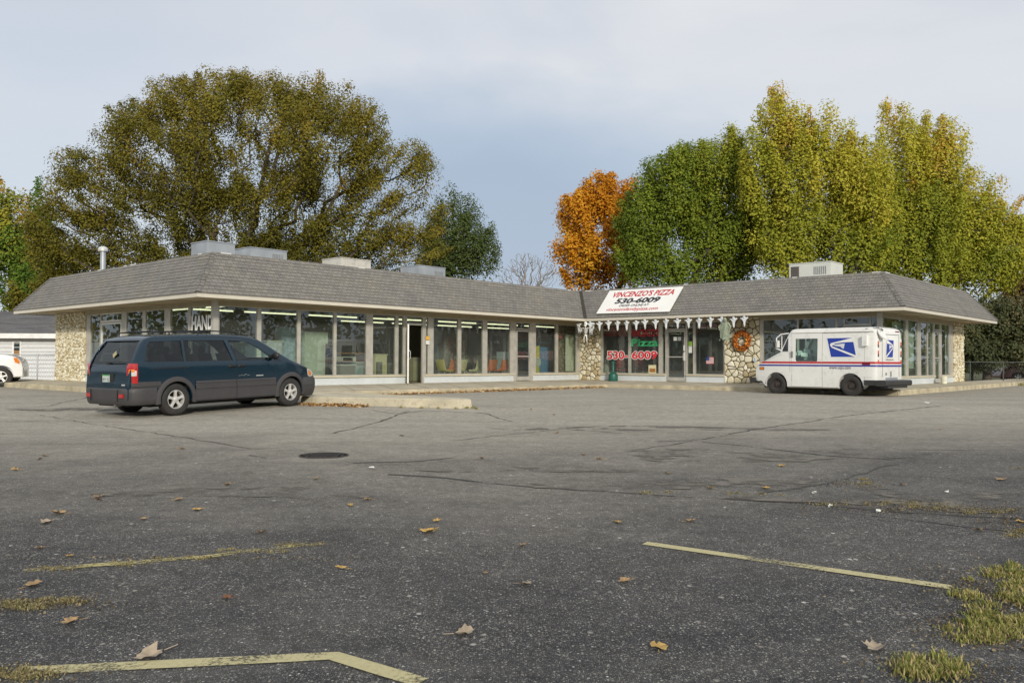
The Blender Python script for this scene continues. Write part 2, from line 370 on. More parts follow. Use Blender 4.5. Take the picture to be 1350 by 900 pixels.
for i in range(6):                        # top edge strip with bits of bright flashing, and flat roof
    j=(i+1)%6; p,q=inset(i,SB-.03),inset(j,SB-.03); p2,q2=inset(i,SB+.10),inset(j,SB+.10)
    mb.add([p+Z*(ZR+.01),q+Z*(ZR+.01),q2+Z*(ZR+.02),p2+Z*(ZR+.02),p+Z*(ZR-.02),q+Z*(ZR-.02)],[(0,1,2,3),(4,5,1,0)])
bb(mb,'roof_edge',mat('roof_edge_felt',(.20,.19,.175),.9,0,.3,2),roof)
M_bf=mat('bright_flashing',(.75,.74,.70),.4,.3)
for (i,j,s0) in ((0,1,.35),(0,1,.52),(0,1,.56),(0,1,.93),(1,2,.015),(1,2,.3),(1,2,.95),(2,3,.02),(2,3,.1),(2,3,.17),(2,3,.4),(2,3,.75),(2,3,.97),(3,4,.02),(3,4,.45),(3,4,.8)):
    p,q=inset(i,SB-.045),inset(j,SB-.045); d=(q-p).normalized(); s_=(q-p).length*s0; o=p+d*s_
    mb=MB(); mb.obb(o+Z*(ZR-.015),d*random.uniform(.15,.5),Z.cross(d)*.06,Z*.035); bb(mb,'bare_flashing',M_bf,roof)
mb=MB()
mb.add([inset(i,SB+.09)+Z*(ZR-.12) for i in range(6)],[(0,1,2,3,4,5)])
bb(mb,'flat_roof',mat('roof_felt',(.16,.155,.145),.95,0,.2,1),clean=False)
# fascia and soffit
mb=MB()
for i in range(6):
    j=(i+1)%6; p,q=corners[i],corners[j]; p2,q2=inset(i,.035),inset(j,.035)
    mb.add([p+Z*ZF,q+Z*ZF,q+Z*(ZF+.11),p+Z*(ZF+.11),p2+Z*ZF,q2+Z*ZF,q2+Z*(ZF+.16),p2+Z*(ZF+.16)],[(0,1,2,3),(4,5,1,0),(3,2,6,7)])
bb(mb,'fascia',M_fascia)
mb=MB()
for i in range(6):
    j=(i+1)%6; p,q=inset(i,-.012),inset(j,-.012)
    P,Q=inset(i,.01),inset(j,.01)
    mb.add([p+Z*(ZF+.105),q+Z*(ZF+.105),q+Z*(ZF+.135),p+Z*(ZF+.135),P+Z*(ZF+.135),Q+Z*(ZF+.135),P+Z*(ZF+.105),Q+Z*(ZF+.105)],[(0,1,2,3),(3,2,5,4),(1,0,6,7)])
bb(mb,'drip_edge',mat('drip_metal',(.30,.28,.25),.5,.4))
mb=MB(); mb.add([inset(i,.03)+Z*(ZF+.018) for i in range(6)],[(5,4,3,2,1,0)])
# soffit is a ring: outer eave to the wall line
mb=MB(); WALLIN=OV+.12
for i in range(6):
    j=(i+1)%6; p,q,p2,q2=inset(i,.03),inset(j,.03),inset(i,WALLIN),inset(j,WALLIN)
    mb.add([p+Z*(ZF+.02),q+Z*(ZF+.02),q2+Z*(ZF+.02),p2+Z*(ZF+.02)],[(3,2,1,0)])
bb(mb,'soffit',M_soffit)
for F_,Ln,l0 in ((FA,LA,0),(FB,LB,0),(FL,LL,0),(FR,LR,0)):
    for k in range(int(Ln/2.4)+1):
        mb=MB(); F_.box(mb,k*2.4+.9,k*2.4+.925,.07,OV-.05,ZF+.006,ZF+.019); bb(mb,'soffit_strip',mat('soffit_strip',(.40,.34,.24),.7))
# hidden rear and side walls + floor + ceiling
M_inwall=mat('interior_wall',(.26,.25,.19),.8,0,.15,.6)
mb=MB()
def wallseg(p,q,z0,z1,t=.15):
    d=(q-p).normalized(); nrm=Vector((-d.y,d.x,0)); mb.obb(p+Z*z0,q-p,nrm*t,Z*(z1-z0))
Lw=W1-b*LL; Rw=W2+a*LR
Li=inset(0,OV); Xi=inset(5,OV); Ri=inset(4,OV)
wallseg(Rw-b*.3,Ri-b*.3,ZB-.3,ZF+.01); wallseg(Ri,Xi,ZB-.3,ZF+.01); wallseg(Xi,Li,ZB-.3,ZF+.01)
wallseg(Li,Lw+a*.02,ZB-.3,ZF+.01)
bb(mb,'rear_wall',mat('painted_block',(.42,.40,.34),.8,0,.1,1))
mb=MB(); # interior partitions
FA.box(mb,.2,LA+9,-9.2,-9.0,ZB,ZF+.4); FB.box(mb,-.4,LB-.2,-8.2,-8.0,ZB,ZF+.4)

FB.box(mb,-.12,.0,-8,-.4,ZB,ZF); up=FB.u(1004); FB.box(mb,up-.9,up-.78,-8,-.3,ZB,ZF)
bb(mb,'partition_wall',M_inwall)
FLOOR=ZB+.01
inn=lambda d:[inset(i,d) for i in range(6)]
mb=MB(); mb.add([p+Z*FLOOR for p in inn(OV+.06)],[(0,1,2,3,4,5)]); bb(mb,'interior_floor',mat('floor_tile',(.20,.18,.14),.35,0,.15,2))
mb=MB(); mb.add([p+Z*(ZF+.35) for p in inn(OV+.1)],[(5,4,3,2,1,0)]); bb(mb,'interior_ceiling',mat('ceiling_tile',(.24,.23,.18),.85,0,.08,1))
# ------------------------------------------------------------------ stone pillars
M_stone=attr_mat('pale_fieldstone',[(0,(.44,.35,.20)),(.25,(.60,.53,.36)),(.55,(.69,.64,.48)),(1,(.78,.75,.62))],.85,bump=.5)
def clip(poly,p,nrm):
    out=[]
    for i in range(len(poly)):
        A=poly[i]; B=poly[(i+1)%len(poly)]
        da=(A[0]-p[0])*nrm[0]+(A[1]-p[1])*nrm[1]; db=(B[0]-p[0])*nrm[0]+(B[1]-p[1])*nrm[1]
        if da<=0: out.append(A)
        if (da<0<db) or (db<0<da):
            t=da/(da-db); out.append((A[0]+(B[0]-A[0])*t,A[1]+(B[1]-A[1])*t))
    return out
def stones(mb,F_,u0,u1,z0,z1,n0,cw=.26,ch=.2,depth=.05,gap=.016,seed=1,flip=False):
    rd=random.Random(seed); pts=[]; nx=max(1,round((u1-u0)/cw)); nz=round((z1-z0)/ch)
    for i in range(nx):
        for j in range(nz):
            pts.append((u0+(u1-u0)*(i+.5+rd.uniform(-.42,.42)+(.25 if j%2 else -.25)*(nx>2))/nx, z0+(z1-z0)*(j+.5+rd.uniform(-.42,.42))/nz))
    for k in range(len(pts)//3): pts.append((rd.uniform(u0,u1),rd.uniform(z0,z1)))
    for i,c in enumerate(pts):
        P=[(u0,z0),(u1,z0),(u1,z1),(u0,z1)]
        for j,d in enumerate(pts):
            if j==i: continue
            dx,dy=d[0]-c[0],d[1]-c[1]; l=math.hypot(dx,dy)
            if l>1.2 or l<1e-6: continue
            P=clip(P,((c[0]+d[0])/2-dx/l*gap,(c[1]+d[1])/2-dy/l*gap),(dx/l,dy/l))
            if len(P)<3: break
        if len(P)<3: continue
        cx=sum(p[0] for p in P)/len(P); cy=sum(p[1] for p in P)/len(P)
        # round the outline: cut the corners
        Q=[]
        for k in range(len(P)):
            A=P[k-1];Bq=P[k];C=P[(k+1)%len(P)]
            Q.append((Bq[0]*.72+A[0]*.28,Bq[1]*.72+A[1]*.28)); Q.append((Bq[0]*.9+cx*.1,Bq[1]*.9+cy*.1)); Q.append((Bq[0]*.72+C[0]*.28,Bq[1]*.72+C[1]*.28))
        dd=depth*rd.uniform(.6,1.3); m=len(Q); v=[]; tl=(rd.uniform(-.1,.1),rd.uniform(-.1,.1))
        for s_,h in ((1,0),(.97,dd*.6),(.85,dd*.95),(.5,dd*1.1)):
            for q in Q: 
                x=cx+(q[0]-cx)*s_; y=cy+(q[1]-cy)*s_; v.append(F_.p(x,n0+h+(s_<1)*((x-cx)*tl[0]+(y-cy)*tl[1]),y))
        f=[]
        for lv in range(3):
            for k in range(m): f.append((lv*m+k,lv*m+(k+1)%m,(lv+1)*m+(k+1)%m,(lv+1)*m+k))
        f.append(tuple(range(3*m,4*m)))
        if flip: f=[q[::-1] for q in f]
        mb.add(v,f,a=rd.random())
def pillar(F_,ua,ub,faces,seed,cw,ch,gap,label):
    core=MB(); F_.box(core,ua,ub,-.45,.02,ZB-.05,ZF+.019)
    o=bb(core,'stone_pillar',M_mortar); o['label']=label
    mb=MB()
    stones(mb,F_,ua,ub,ZB,ZF+.015,.02,cw,ch,.045,gap,seed,flip=(F_ in (FL,FB,)) and False)
    for G,g0,g1,nn in faces: stones(mb,G,g0,g1,ZB,ZF+.015,nn,cw,ch,.045,gap,seed+5)
    bb(mb,'stone_facing',M_stone,o,smooth=False,clean=False)
    return o
# left end pillar (px 72-114 on FL)
u0,u1=FL.u(114),LL
pillar(FL,u0,u1,[],3,.17,.14,.009,'split pale stone pier at the left end of the shops')
uB0,uB1=FB.u(764.3),FB.u(792)
pillar(FB,uB0,uB1,[],5,.24,.19,.014,'rubble stone pier in the inner corner')
uC0,uC1=FB.u(955.6),FB.u(1001.8)
pillar(FB,uC0,uC1,[],8,.27,.22,.014,'rubble stone pier carrying the orange wreath')
uD0,uD1=FR.u(1255.8),LR
pillar(FR,uD0,uD1,[],12,.17,.14,.009,'split pale stone pier at the right end of the shops')
# ------------------------------------------------------------------ glazed fronts
def window(F_,a0,a1,g0,g1,z0=ZS,z1=ZT,m=M_alu,hbar=None,nme='window',fw=.045):
    """frame from a0..a1, glass opening g0..g1"""
    mb=MB(); zt=z1
    F_.box(mb,a0,g0,-.06,.018,z0,zt); F_.box(mb,g1,a1,-.06,.018,z0,zt)
    F_.box(mb,g0,g1,-.06,.018,z0,z0+fw*.7); F_.box(mb,g0,g1,-.06,.018,zt-fw*.7,zt)
    if hbar: F_.box(mb,g0,g1,-.035,.035,hbar,hbar+.045)
    o=bb(mb,nme,m)
    g=MB(); F_.box(g,g0,g1,-.012,-.004,z0+fw*.7,zt-fw*.7); bb(g,'pane',M_glass,o)
    return o
def door(F_,g0,g1,label=None,leaf=True,midbar=True,m=M_alu_l,top=ZB+2.13,fill=None):
    """door leaf in the opening g0..g1 with a transom over it"""
    mb=MB()
    F_.box(mb,g0,g1,-.04,.04,top,top+.06); F_.box(mb,g0,g1,-.04,.045,ZT-.04,ZT)
    o=bb(mb,'transom',m); g=MB(); F_.box(g,g0,g1,-.01,-.003,top+.06,ZT-.04); bb(g,'pane',M_glass,o)
    if not leaf: return None
    return leaf_(F_.p(g0,0,0),F_.U,F_.N,g1-g0,top-.02,label,midbar,m,fill)
def leaf_(O,U,N,w,top,label,midbar=True,m=M_alu_l,fill=None,handle_side=1):
    z0=ZB+.02; s=.06; mb=MB()
    def bx(u0,u1,n0,n1,a0,a1,t=mb): t.obb(O+U*u0+N*n0+Z*a0,U*(u1-u0),N*(n1-n0),Z*(a1-a0))
    bx(.012,s,-.025,.025,z0,top); bx(w-s,w-.012,-.025,.025,z0,top); bx(s,w-s,-.025,.025,z0,z0+.16); bx(s,w-s,-.025,.025,top-s,top)
    if midbar: bx(s,w-s,-.015,.02,z0+.98,z0+1.02)
    o=bb(mb,'door',m); 
    if label: o['label']=label
    g=MB(); g.obb(O+U*s+N*-.006+Z*(z0+.16),U*(w-2*s),N*.008,Z*(top-s-z0-.16)); bb(g,'pane',M_glass,o)
    h=MB(); hx=w-s-.03 if handle_side>0 else s+.0
    h.tube([O+U*(hx+.02)+N*.03+Z*(z0+.85),O+U*(hx+.02)+N*.08+Z*(z0+.87),O+U*(hx+.02)+N*.08+Z*(z0+1.13),O+U*(hx+.02)+N*.03+Z*(z0+1.15)],.014); bb(h,'handle',M_alu_l,o)
    return o
def run(F_,els,ends):
    """els: ('W'|'D', px0, px1) glass extents in order along the wall"""
    us=[(k,)+tuple(sorted((F_.u(x0),F_.u(x1)))) for k,x0,x1 in els]
    us.sort(key=lambda t:t[1]); e0,e1=ends; out=[]
    for i,(k,g0,g1) in enumerate(us):
        a0=e0 if i==0 else (us[i-1][2]+g0)/2; a1=e1 if i==len(us)-1 else (g1+us[i+1][1])/2
        if k=='W': out.append(window(F_,a0,a1,g0,g1))
        elif k=='D':
            mb=MB(); F_.box(mb,a0,g0,-.055,.022,ZB,ZT); bb(mb,'door_jamb',M_alu); mb=MB(); F_.box(mb,g1,a1,-.055,.022,ZB,ZT); bb(mb,'door_jamb',M_alu)
            out.append((g0,g1))
    # header, knee walls, sills
    mb=MB(); F_.box(mb,e0,e1,-.06,.065,ZT,ZF+.018); bb(mb,'header',M_header)
    segs=[]; cur=e0
    for i,(k,g0,g1) in enumerate(us):
        if k=='D':
            a0=e0 if i==0 else (us[i-1][2]+g0)/2; a1=e1 if i==len(us)-1 else (g1+us[i+1][1])/2
            if a0>cur+.02: segs.append((cur,a0))
            cur=a1
    if e1>cur+.02: segs.append((cur,e1))
    for s0,s1 in segs:
        mb=MB(); F_.box(mb,s0,s1,-.1,.03,ZB-.05,ZS-.052); o=bb(mb,'knee_wall',M_knee)
        mb=MB(); F_.box(mb,s0,s1,-.1,.09,ZS-.05,ZS-.002); bb(mb,'sill',M_sill,o)
    return out
PW=.09
A_els=[('W',288.5,338.5),('W',344,391.5),('W',396,439.6),('W',443.3,482.4),('W',491.3,520.7),('W',525,531.3),('D',536,556.5),('W',561.3,563.8),
       ('W',571.3,603.3),('W',607.8,636),('W',642.2,672.4),('D',680.5,698.3),('W',706.2,732),('W',735.6,759.5)]
ra=run(FA,A_els,(PW,LA-.03))
B_els=[('W',795.2,828.5),('W',832,868.5),('W',873.8,877.3),('D',879.8,904),('W',906.5,913.8),('W',917.3,954.2)]
rb=run(FB,B_els,(uB1,uC0))
B2_els=[('W',1006.8,1050.8),('W',1053.2,1101.8),('W',1104.4,1112.4),('D',1114,1147),('W',1149,1156)]
rb2=run(FB,B2_els,(uC1,LB-PW))
L_els=[('W',251.6,280),('W',224.7,248),('W',192.4,217),('W',167,188),('D',134,160.5),('W',119.5,132)]
rl=run(FL,L_els,(PW,FL.u(114)))
R_els=[('W',1163.5,1193.5),('W',1197,1209),('W',1213.6,1222),('W',1223,1229.5),('D',1231.5,1238),('W',1241,1250.5)]
rr=run(FR,R_els,(PW,uD0))
mb=MB(); mb.obb(W1-a*.0+b*.06-a*.06+Z*(ZB-.02),a*(PW+.06),-b*(PW+.06),Z*(ZF+.017-ZB+.02)); bb(mb,'corner_post',M_alu_l); mb=MB(); mb.obb(W2+b*.06-a*.06+Z*(ZB-.02),a*(PW+.06),-b*(PW+.06),Z*(ZF+.017-ZB+.02))
bb(mb,'corner_post',M_alu_l); mb=MB(); mb.obb(WI+b*.06-a*.10+Z*(ZB-.02),a*.09,-b*.08,Z*(ZF-ZB+.03))
bb(mb,'corner_post',M_alu_l)
# doors
for r_ in ra:
    if isinstance(r_,tuple):
        if r_[0]<FA.u(600):
            door(FA,*r_,leaf=False)
            U=Vector((.12,-.993,0)).normalized(); 
            ang=R_(131); U=(a*math.cos(ang)+b*math.sin(ang)).normalized(); N=Z.cross(U)
            leaf_(FA.p(r_[0]+.02,.06,0),U,N,r_[1]-r_[0]-.04,ZB+2.11,'white edged glass door standing open',m=mat('bright_door_metal',(.72,.72,.69),.4,.2))
        else: door(FA,*r_,'closed glass door of the laundry')
for r_ in rb:
    if isinstance(r_,tuple): door(FB,*r_,'glass door of the pizza shop')
for r_ in rb2:
    if isinstance(r_,tuple): door(FB,*r_,'glass door behind the mail truck')
for r_ in rl:
    if isinstance(r_,tuple): door(FL,*r_,'glass door at the left end',m=M_white)
for r_ in rr:
    if isinstance(r_,tuple): door(FR,*r_,'glass door at the right end')
# ------------------------------------------------------------------ ground, lot, walks
def sheet(name,xs,ys,m,dz=0,zf=gz):
    v=[(x,y,zf(x,y)+dz) for y in ys for x in xs]; nx=len(xs)
    f=[(j*nx+i,j*nx+i+1,(j+1)*nx+i+1,(j+1)*nx+i) for j in range(len(ys)-1) for i in range(nx-1)]
    o=MB().add(v,f).build(name,m); return kind(o,'structure')
M_grassg=mat('grass_ground',(.075,.085,.03),.95,0,.35,.7,bump=.6,bscale=40,dirt=.7)
sheet('ground',[-900,-300,-100,-60,-40,-20,0,20,40,60,100,300,900],[-300,-60,-20,-10,-2]+[i*1.5 for i in range(19)]+[28,35,60,100,300,1500],M_grassg,-.03)
sheet('parking_lot',[-60+i*4 for i in range(31)],[-25,-15,-8,-2]+[i*.9 for i in range(31)]+[28,30,33,37,42],asphalt())
# walk: width to kerb on the A, B and end sides; slopes down to the kerb
def walk_poly():
    wA,wB,wR,wL=3.3,2.5,1.35,1.75
    zA,zB_,zR_=ZB-.029*wA,ZB-.029*wB,ZB-.035
    inner=[W1-b*(LL+7.5),W1,WI,W2,W2+a*(LR+14)]
    KL=W1-b*(LL+7.5)-a*wL; K1=W1-a*wL+b*wA
    KI=WI+b*wA-a*wB; K2=W2-a*wB+b*wR; KR=W2+a*(LR+14)+b*wR
    outer=[KL,K1,KI,K2,KR]; zo=[ZB-.05,ZB-.075,ZB-.09,ZB-.06,ZB-.045]
    return inner,outer,zo
wi,wo,wz=walk_poly()
top=MB();kb=MB()
def lerp(p,q,t): return p+(q-p)*t
for i in range(4):
    n_=24
    for k in range(n_):
        t0,t1=k/n_,(k+1)/n_
        # round the outer corners slightly by plain polylines
        A,Bq=lerp(wi[i],wi[i+1],t0),lerp(wi[i],wi[i+1],t1); C,D=lerp(wo[i],wo[i+1],t0),lerp(wo[i],wo[i+1],t1)
        c0,c1=wz[i]+(wz[i+1]-wz[i])*t0,wz[i]+(wz[i+1]-wz[i])*t1
        dC=(A-C).normalized()*.15; dD=(Bq-D).normalized()*.15
        C2_,D2=C+dC,D+dD
        top.add([A+Z*ZB,Bq+Z*ZB,D2+Z*(c1+.004),C2_+Z*(c0+.004)],[(0,3,2,1)])
        j=lambda:random.uniform(-.012,.012)
        e=(wo[i+1]-wo[i]).normalized(); on=Vector((e.y,-e.x,0))
        q0=.014; 
        kb.add([C2_+Z*c0,D2+Z*c1,D+Z*c1-on*.02,C+Z*c0-on*.02,D+Z*(c1-.02)+on*j()*.5,C+Z*(c0-.02),D+Z*.2+on*.02,C+Z*.2+on*.02],[(0,3,2,1),(3,5,4,2),(5,7,6,4)])
w_=kind(top.build('sidewalk',M_conc,smooth=False),'structure')
kb_=kind(kb.build('kerb',M_kerb),'structure')
# joints in the walk
jm=MB()
for i in range(4):
    Ln=(wi[i+1]-wi[i]).length; k=1.5
    while k<Ln:
        t=k/Ln; A=lerp(wi[i],wi[i+1],t); C=lerp(wo[i],wo[i+1],t); e=(wi[i+1]-wi[i]).normalized()*.018; z=wz[i]+(wz[i+1]-wz[i])*t
        jm.add([A+Z*(ZB+.003),A+e+Z*(ZB+.003),C+e+Z*(z+.007),C+Z*(z+.007)],[(0,3,2,1)]); k+=1.55
kind(jm.build('sidewalk_joint',mat('joint_dirt',(.16,.13,.08),.95)),'structure')
isl=[(-5.6,24.4),(-5.25,21.35),(-4.9,21.1),(-1.3,20.05),(-1.0,20.25),(-1.1,20.6),(-2.3,21.9),(-3.6,23.0),(-4.6,24.2)]
ib=MB(); n_=len(isl); cx,cy=-3.6,22.0
vt=[Vector((x,y,.525)) for x,y in isl]; ve=[Vector((x*1.0+(x-cx)*.012,y+(y-cy)*.012,.505)) for x,y in isl]; vb=[Vector((x+(x-cx)*.03,y+(y-cy)*.03,.15)) for x,y in isl]
ib.add(vt+ve+vb,[tuple(range(n_))]+[(i+n_,(i+1)%n_+n_,(i+1)%n_,i) for i in range(n_)]+[(i+2*n_,(i+1)%n_+2*n_,(i+1)%n_+n_,i+n_) for i in range(n_)])
o=ib.build('concrete_island',[mat('island_concrete',(.52,.47,.35),.9,0,.22,2,bump=.6,bscale=60,dirt=.7)]); tag(o,'raised concrete island wedge at the kerb in front of the minivan','kerb island')
#@@WORLD
SUN_EL=21; SV=Vector((.213*math.cos(R_(SUN_EL)),-.977*math.cos(R_(SUN_EL)),math.sin(R_(SUN_EL))))
sl=bpy.data.lights.new('sun','SUN'); sl.energy=2.9; sl.angle=R_(5.0); sl.color=(1,.93,.80)
so=bpy.data.objects.new('sun',sl); col.objects.link(so); so.rotation_euler=SV.to_track_quat('Z','Y').to_euler()
w=bpy.data.worlds.new('World'); sc.world=w; w.use_nodes=True; nt=w.node_tree; L=nt.links.new
bg=nt.nodes['Background']; sky=nt.nodes.new('ShaderNodeTexSky'); sky.sky_type='NISHITA'; sky.sun_disc=False; sky.sun_elevation=R_(SUN_EL)
sky.sun_rotation=math.atan2(SV.x,SV.y); sky.air_density=1.0; sky.dust_density=1.5
tc=nt.nodes.new('ShaderNodeTexCoord')
mp=nt.nodes.new('ShaderNodeMapping'); mp.inputs['Scale'].default_value=(1.0,1.0,2.6); mp.inputs['Location'].default_value=(3.1,.4,.2); mp.inputs['Rotation'].default_value=(0,.25,0); L(tc.outputs['Generated'],mp.inputs[0])
n1=nd(nt,'ShaderNodeTexNoise',Scale=1.5,Detail=7.0,Roughness=.52,Distortion=.35); L(mp.outputs[0],n1.inputs['Vector'])
cf=ramp(nt,[(.34,.72),(.50,.92),(.60,1)]); L(n1.outputs['Fac'],cf.inputs[0])
# thin patch of open blue, a real place in the sky
vm=nt.nodes.new('ShaderNodeVectorMath'); vm.operation='SUBTRACT'; L(tc.outputs['Generated'],vm.inputs[0]); bd=ray(650,285).normalized(); vm.inputs[1].default_value=bd
vs_=nt.nodes.new('ShaderNodeVectorMath'); vs_.operation='MULTIPLY'; L(vm.outputs[0],vs_.inputs[0]); vs_.inputs[1].default_value=(1.0,1.0,1.9)
ln=nt.nodes.new('ShaderNodeVectorMath'); ln.operation='LENGTH'; L(vs_.outputs[0],ln.inputs[0])
nn_=nt.nodes.new('ShaderNodeMath'); nn_.operation='MULTIPLY_ADD'; L(n1.outputs['Fac'],nn_.inputs[0]); nn_.inputs[1].default_value=.35; L(ln.outputs['Value'],nn_.inputs[2])
pr=ramp(nt,[(.28,0),(.50,1)]); L(nn_.outputs[0],pr.inputs[0])
mf=nt.nodes.new('ShaderNodeMath'); mf.operation='MULTIPLY'; L(cf.outputs[0],mf.inputs[0]); L(pr.outputs[0],mf.inputs[1])
mx=nt.nodes.new('ShaderNodeMix'); mx.data_type='RGBA'; L(mf.outputs[0],mx.inputs[0]); L(sky.outputs[0],mx.inputs[6])
n2=nd(nt,'ShaderNodeTexNoise',Scale=2.4,Detail=6.0,Roughness=.5); L(mp.outputs[0],n2.inputs['Vector'])
cc=ramp(nt,[(.35,(5.8,6.0,6.4)),(.65,(6.2,6.3,6.5))]); L(n2.outputs['Fac'],cc.inputs[0])
L(cc.outputs[0],mx.inputs[7])
sz=nt.nodes.new('ShaderNodeSeparateXYZ'); L(tc.outputs['Generated'],sz.inputs[0]); hr=ramp(nt,[(0,.72),(.16,.45),(.36,0)]); L(sz.outputs['Z'],hr.inputs[0])
hz=nt.nodes.new('ShaderNodeMix'); hz.data_type='RGBA'; L(hr.outputs[0],hz.inputs[0]); L(mx.outputs[2],hz.inputs[6]); hz.inputs[7].default_value=(4.6,5.3,6.1,1); ip=nt.nodes.new('ShaderNodeMath'); ip.operation='MULTIPLY_ADD'; L(pr.outputs[0],ip.inputs[0]); ip.inputs[1].default_value=-.85; ip.inputs[2].default_value=.85
pz=nt.nodes.new('ShaderNodeMix'); pz.data_type='RGBA'; L(ip.outputs[0],pz.inputs[0]); L(hz.outputs[2],pz.inputs[6]); pz.inputs[7].default_value=(3.3,3.95,4.95,1); L(pz.outputs[2],bg.inputs[0]); bg.inputs[1].default_value=.126
sc.view_settings.view_transform='Standard'; sc.view_settings.look='None'; sc.view_settings.exposure=0; sc.view_settings.gamma=1
sc.cycles.max_bounces=8; sc.cycles.transparent_max_bounces=16; sc.cycles.caustics_reflective=False; sc.cycles.caustics_refractive=False
# ------------------------------------------------------------------ vehicles
def paint(name,c,rough=.32,coat=.8,metal=0,var=.04,dirt=0.0): return mat(name,c,rough,metal,var,1.5,coat=coat,dirt=dirt)
def interp(x,T):
    if x<=T[0][0]: return T[0][1]
    for (a0,b0),(a1,b1) in zip(T,T[1:]):
        if x<=a1: return b0+(b1-b0)*(x-a0)/(a1-a0) if a1>a0 else b1
    return T[-1][1]
def loft_body(stations,ztop,zbot,W,nz=12,rc=.07,crown=.02,inset_=0):
    rings=[]
    for x in stations:
        zt=ztop(x)-inset_; zb=zbot(x)+inset_; h=zt-zb; r=min(rc,h*.3)
        half=[(0,zb),((W(x,zb)-inset_)*.6,zb),(W(x,zb)-inset_-.06,zb)]
        for k in range(nz+1):
            z=zb+.04+(zt-r-zb-.04)*k/nz; half.append((W(x,z)-inset_,z))
        wt=W(x,zt-r)-inset_
        for q in (22.5,45,67.5): half.append((wt-r*1.3*(1-math.cos(R_(q))),zt-r+r*math.sin(R_(q))))
        half.append((wt-r*1.3-.03,zt)); half.append((wt*.45,zt+crown*.8)); half.append((0,zt+crown))
        ring=[(x,y,z) for y,z in half]+[(x,-y,z) for y,z in reversed(half[1:-1])]
        rings.append(ring)
    n=len(rings[0]); v=[p for r_ in rings for p in r_]; f=[]
    for i in range(len(rings)-1):
        for k in range(n): f.append((i*n+k,i*n+(k+1)%n,(i+1)*n+(k+1)%n,(i+1)*n+k))
    f.append(tuple(range(n))[::-1]); f.append(tuple((len(rings)-1)*n+k for k in range(n)))
    return MB().add(v,f)
def cutter(polys):
    """polys: list of (outline of Vectors, extrusion)"""
    mb=MB()
    for P,E in polys: mb.prism(P,E)
    return mb
def boolean(o,mb,op='DIFFERENCE'):
    c=mb.build('cut',M_black,clean=True); md=o.modifiers.new('b','BOOLEAN'); md.object=c; md.operation=op; md.solver='EXACT'
    c.matrix_basis=Matrix(); par=o.parent; o.parent=None
    bpy.context.view_layer.update(); dg=bpy.context.evaluated_depsgraph_get(); me=bpy.data.meshes.new_from_object(o.evaluated_get(dg))
    o.modifiers.clear(); old=o.data; o.data=me; o.parent=par; me.name=old.name; bpy.data.meshes.remove(old); bpy.data.objects.remove(c)
def finish(o,angle=30):
    me=o.data; me.polygons.foreach_set('use_smooth',[True]*len(me.polygons)); me.set_sharp_from_angle(angle=R_(angle))
def cyl_poly(x,z,r,y,n=28): return [Vector((x+r*math.cos(2*math.pi*k/n),y,z+r*math.sin(2*math.pi*k/n))) for k in range(n)]
def wheel(parent,x,y,r,w,side,rim_r,spokes=5,steel=False,M_rim=None):
    """side +1: outer face towards +y"""
    s=side; mb=MB(); pr=[(rim_r*.96,-w*.45),(rim_r+.012,-w/2),(r-.05,-w/2-.004),(r-.015,-w*.46),(r-.002,-w*.36),(r,-w*.2),(r,w*.2),(r-.002,w*.36),(r-.015,w*.46),(r-.05,w/2+.004),(rim_r+.012,w/2),(rim_r*.96,w*.45)]
    mb.lathe((x,y,r),pr,36,'y',cap=False)
    t=mb.build('wheel',MATS['tyre'],parent,smooth=True,angle=50)
    g=MB(); o_=w*.42*s
    if steel:
        prf=[(rim_r*1.02,o_-.01*s),(rim_r,o_),(rim_r*.93,o_),(rim_r*.88,o_-.045*s),(rim_r*.62,o_-.06*s),(rim_r*.52,o_-.025*s),(rim_r*.34,o_-.03*s),(rim_r*.30,o_-.01*s),(rim_r*.30,o_+.0*s),(.0,o_+.0*s)]
        g.lathe((x,y,r),prf,30,'y',cap=False)
        for k in range(5):
            t_=2*math.pi*k/5; g.ball((x+rim_r*.43*math.cos(t_),y+o_-.02*s,r+rim_r*.43*math.sin(t_)),.012,.012,.012,6,4)
    else:
        g.lathe((x,y,r),[(rim_r*1.0,o_+.004*s),(rim_r*.9,o_+.006*s),(rim_r*.87,o_-.03*s),(rim_r*.85,o_-.09*s)],36,'y',cap=False)
        for k in range(spokes):
            t_=2*math.pi*(k+.25)/spokes; c,q=math.cos(t_),math.sin(t_)
            def P(rad,off,d): return Vector((x+c*rad-q*off,y+o_+d*s,r+q*rad+c*off))
            wi_,wo_=rim_r*.20,rim_r*.125
            v=[P(rim_r*.12,-wi_,-.01),P(rim_r*.12,wi_,-.01),P(rim_r*.55,wi_*.62,-.004),P(rim_r*.9,wo_*1.5,.0),P(rim_r*.9,-wo_*1.5,.0),P(rim_r*.55,-wi_*.62,-.004)]
            g.prism(v,(0,-.035*s,0)); v2=[P(rim_r*.15,-wi_*.6,.0),P(rim_r*.15,wi_*.6,0),P(rim_r*.88,wo_*.6,.008),P(rim_r*.88,-wo_*.6,.008)]; g.prism(v2,(0,-.02*s,0))
        g.lathe((x,y,r),[(rim_r*.26,o_-.04*s),(rim_r*.26,o_+.004*s),(rim_r*.2,o_+.012*s),(0,o_+.014*s)],20,'y')
    ro=g.build('rim',M_rim,t,smooth=True,angle=35,clean=True)
    if steel: d=MB(); d.lathe((x,y,r),[(rim_r*.97,-w*.3*s),(0,-w*.3*s)],20,'y'); d.build('brake_drum',M_black,t)
    else: d=MB(); d.lathe((x,y,r),[(rim_r*.9,o_-.1*s),(0,o_-.1*s)],24,'y'); d.build('brake_disc',mat('brake_iron',(.06,.045,.035),.7,.3),t)
    return t
mat('tyre',(.028,.027,.026),.8,0,.25,6,dirt=.25)
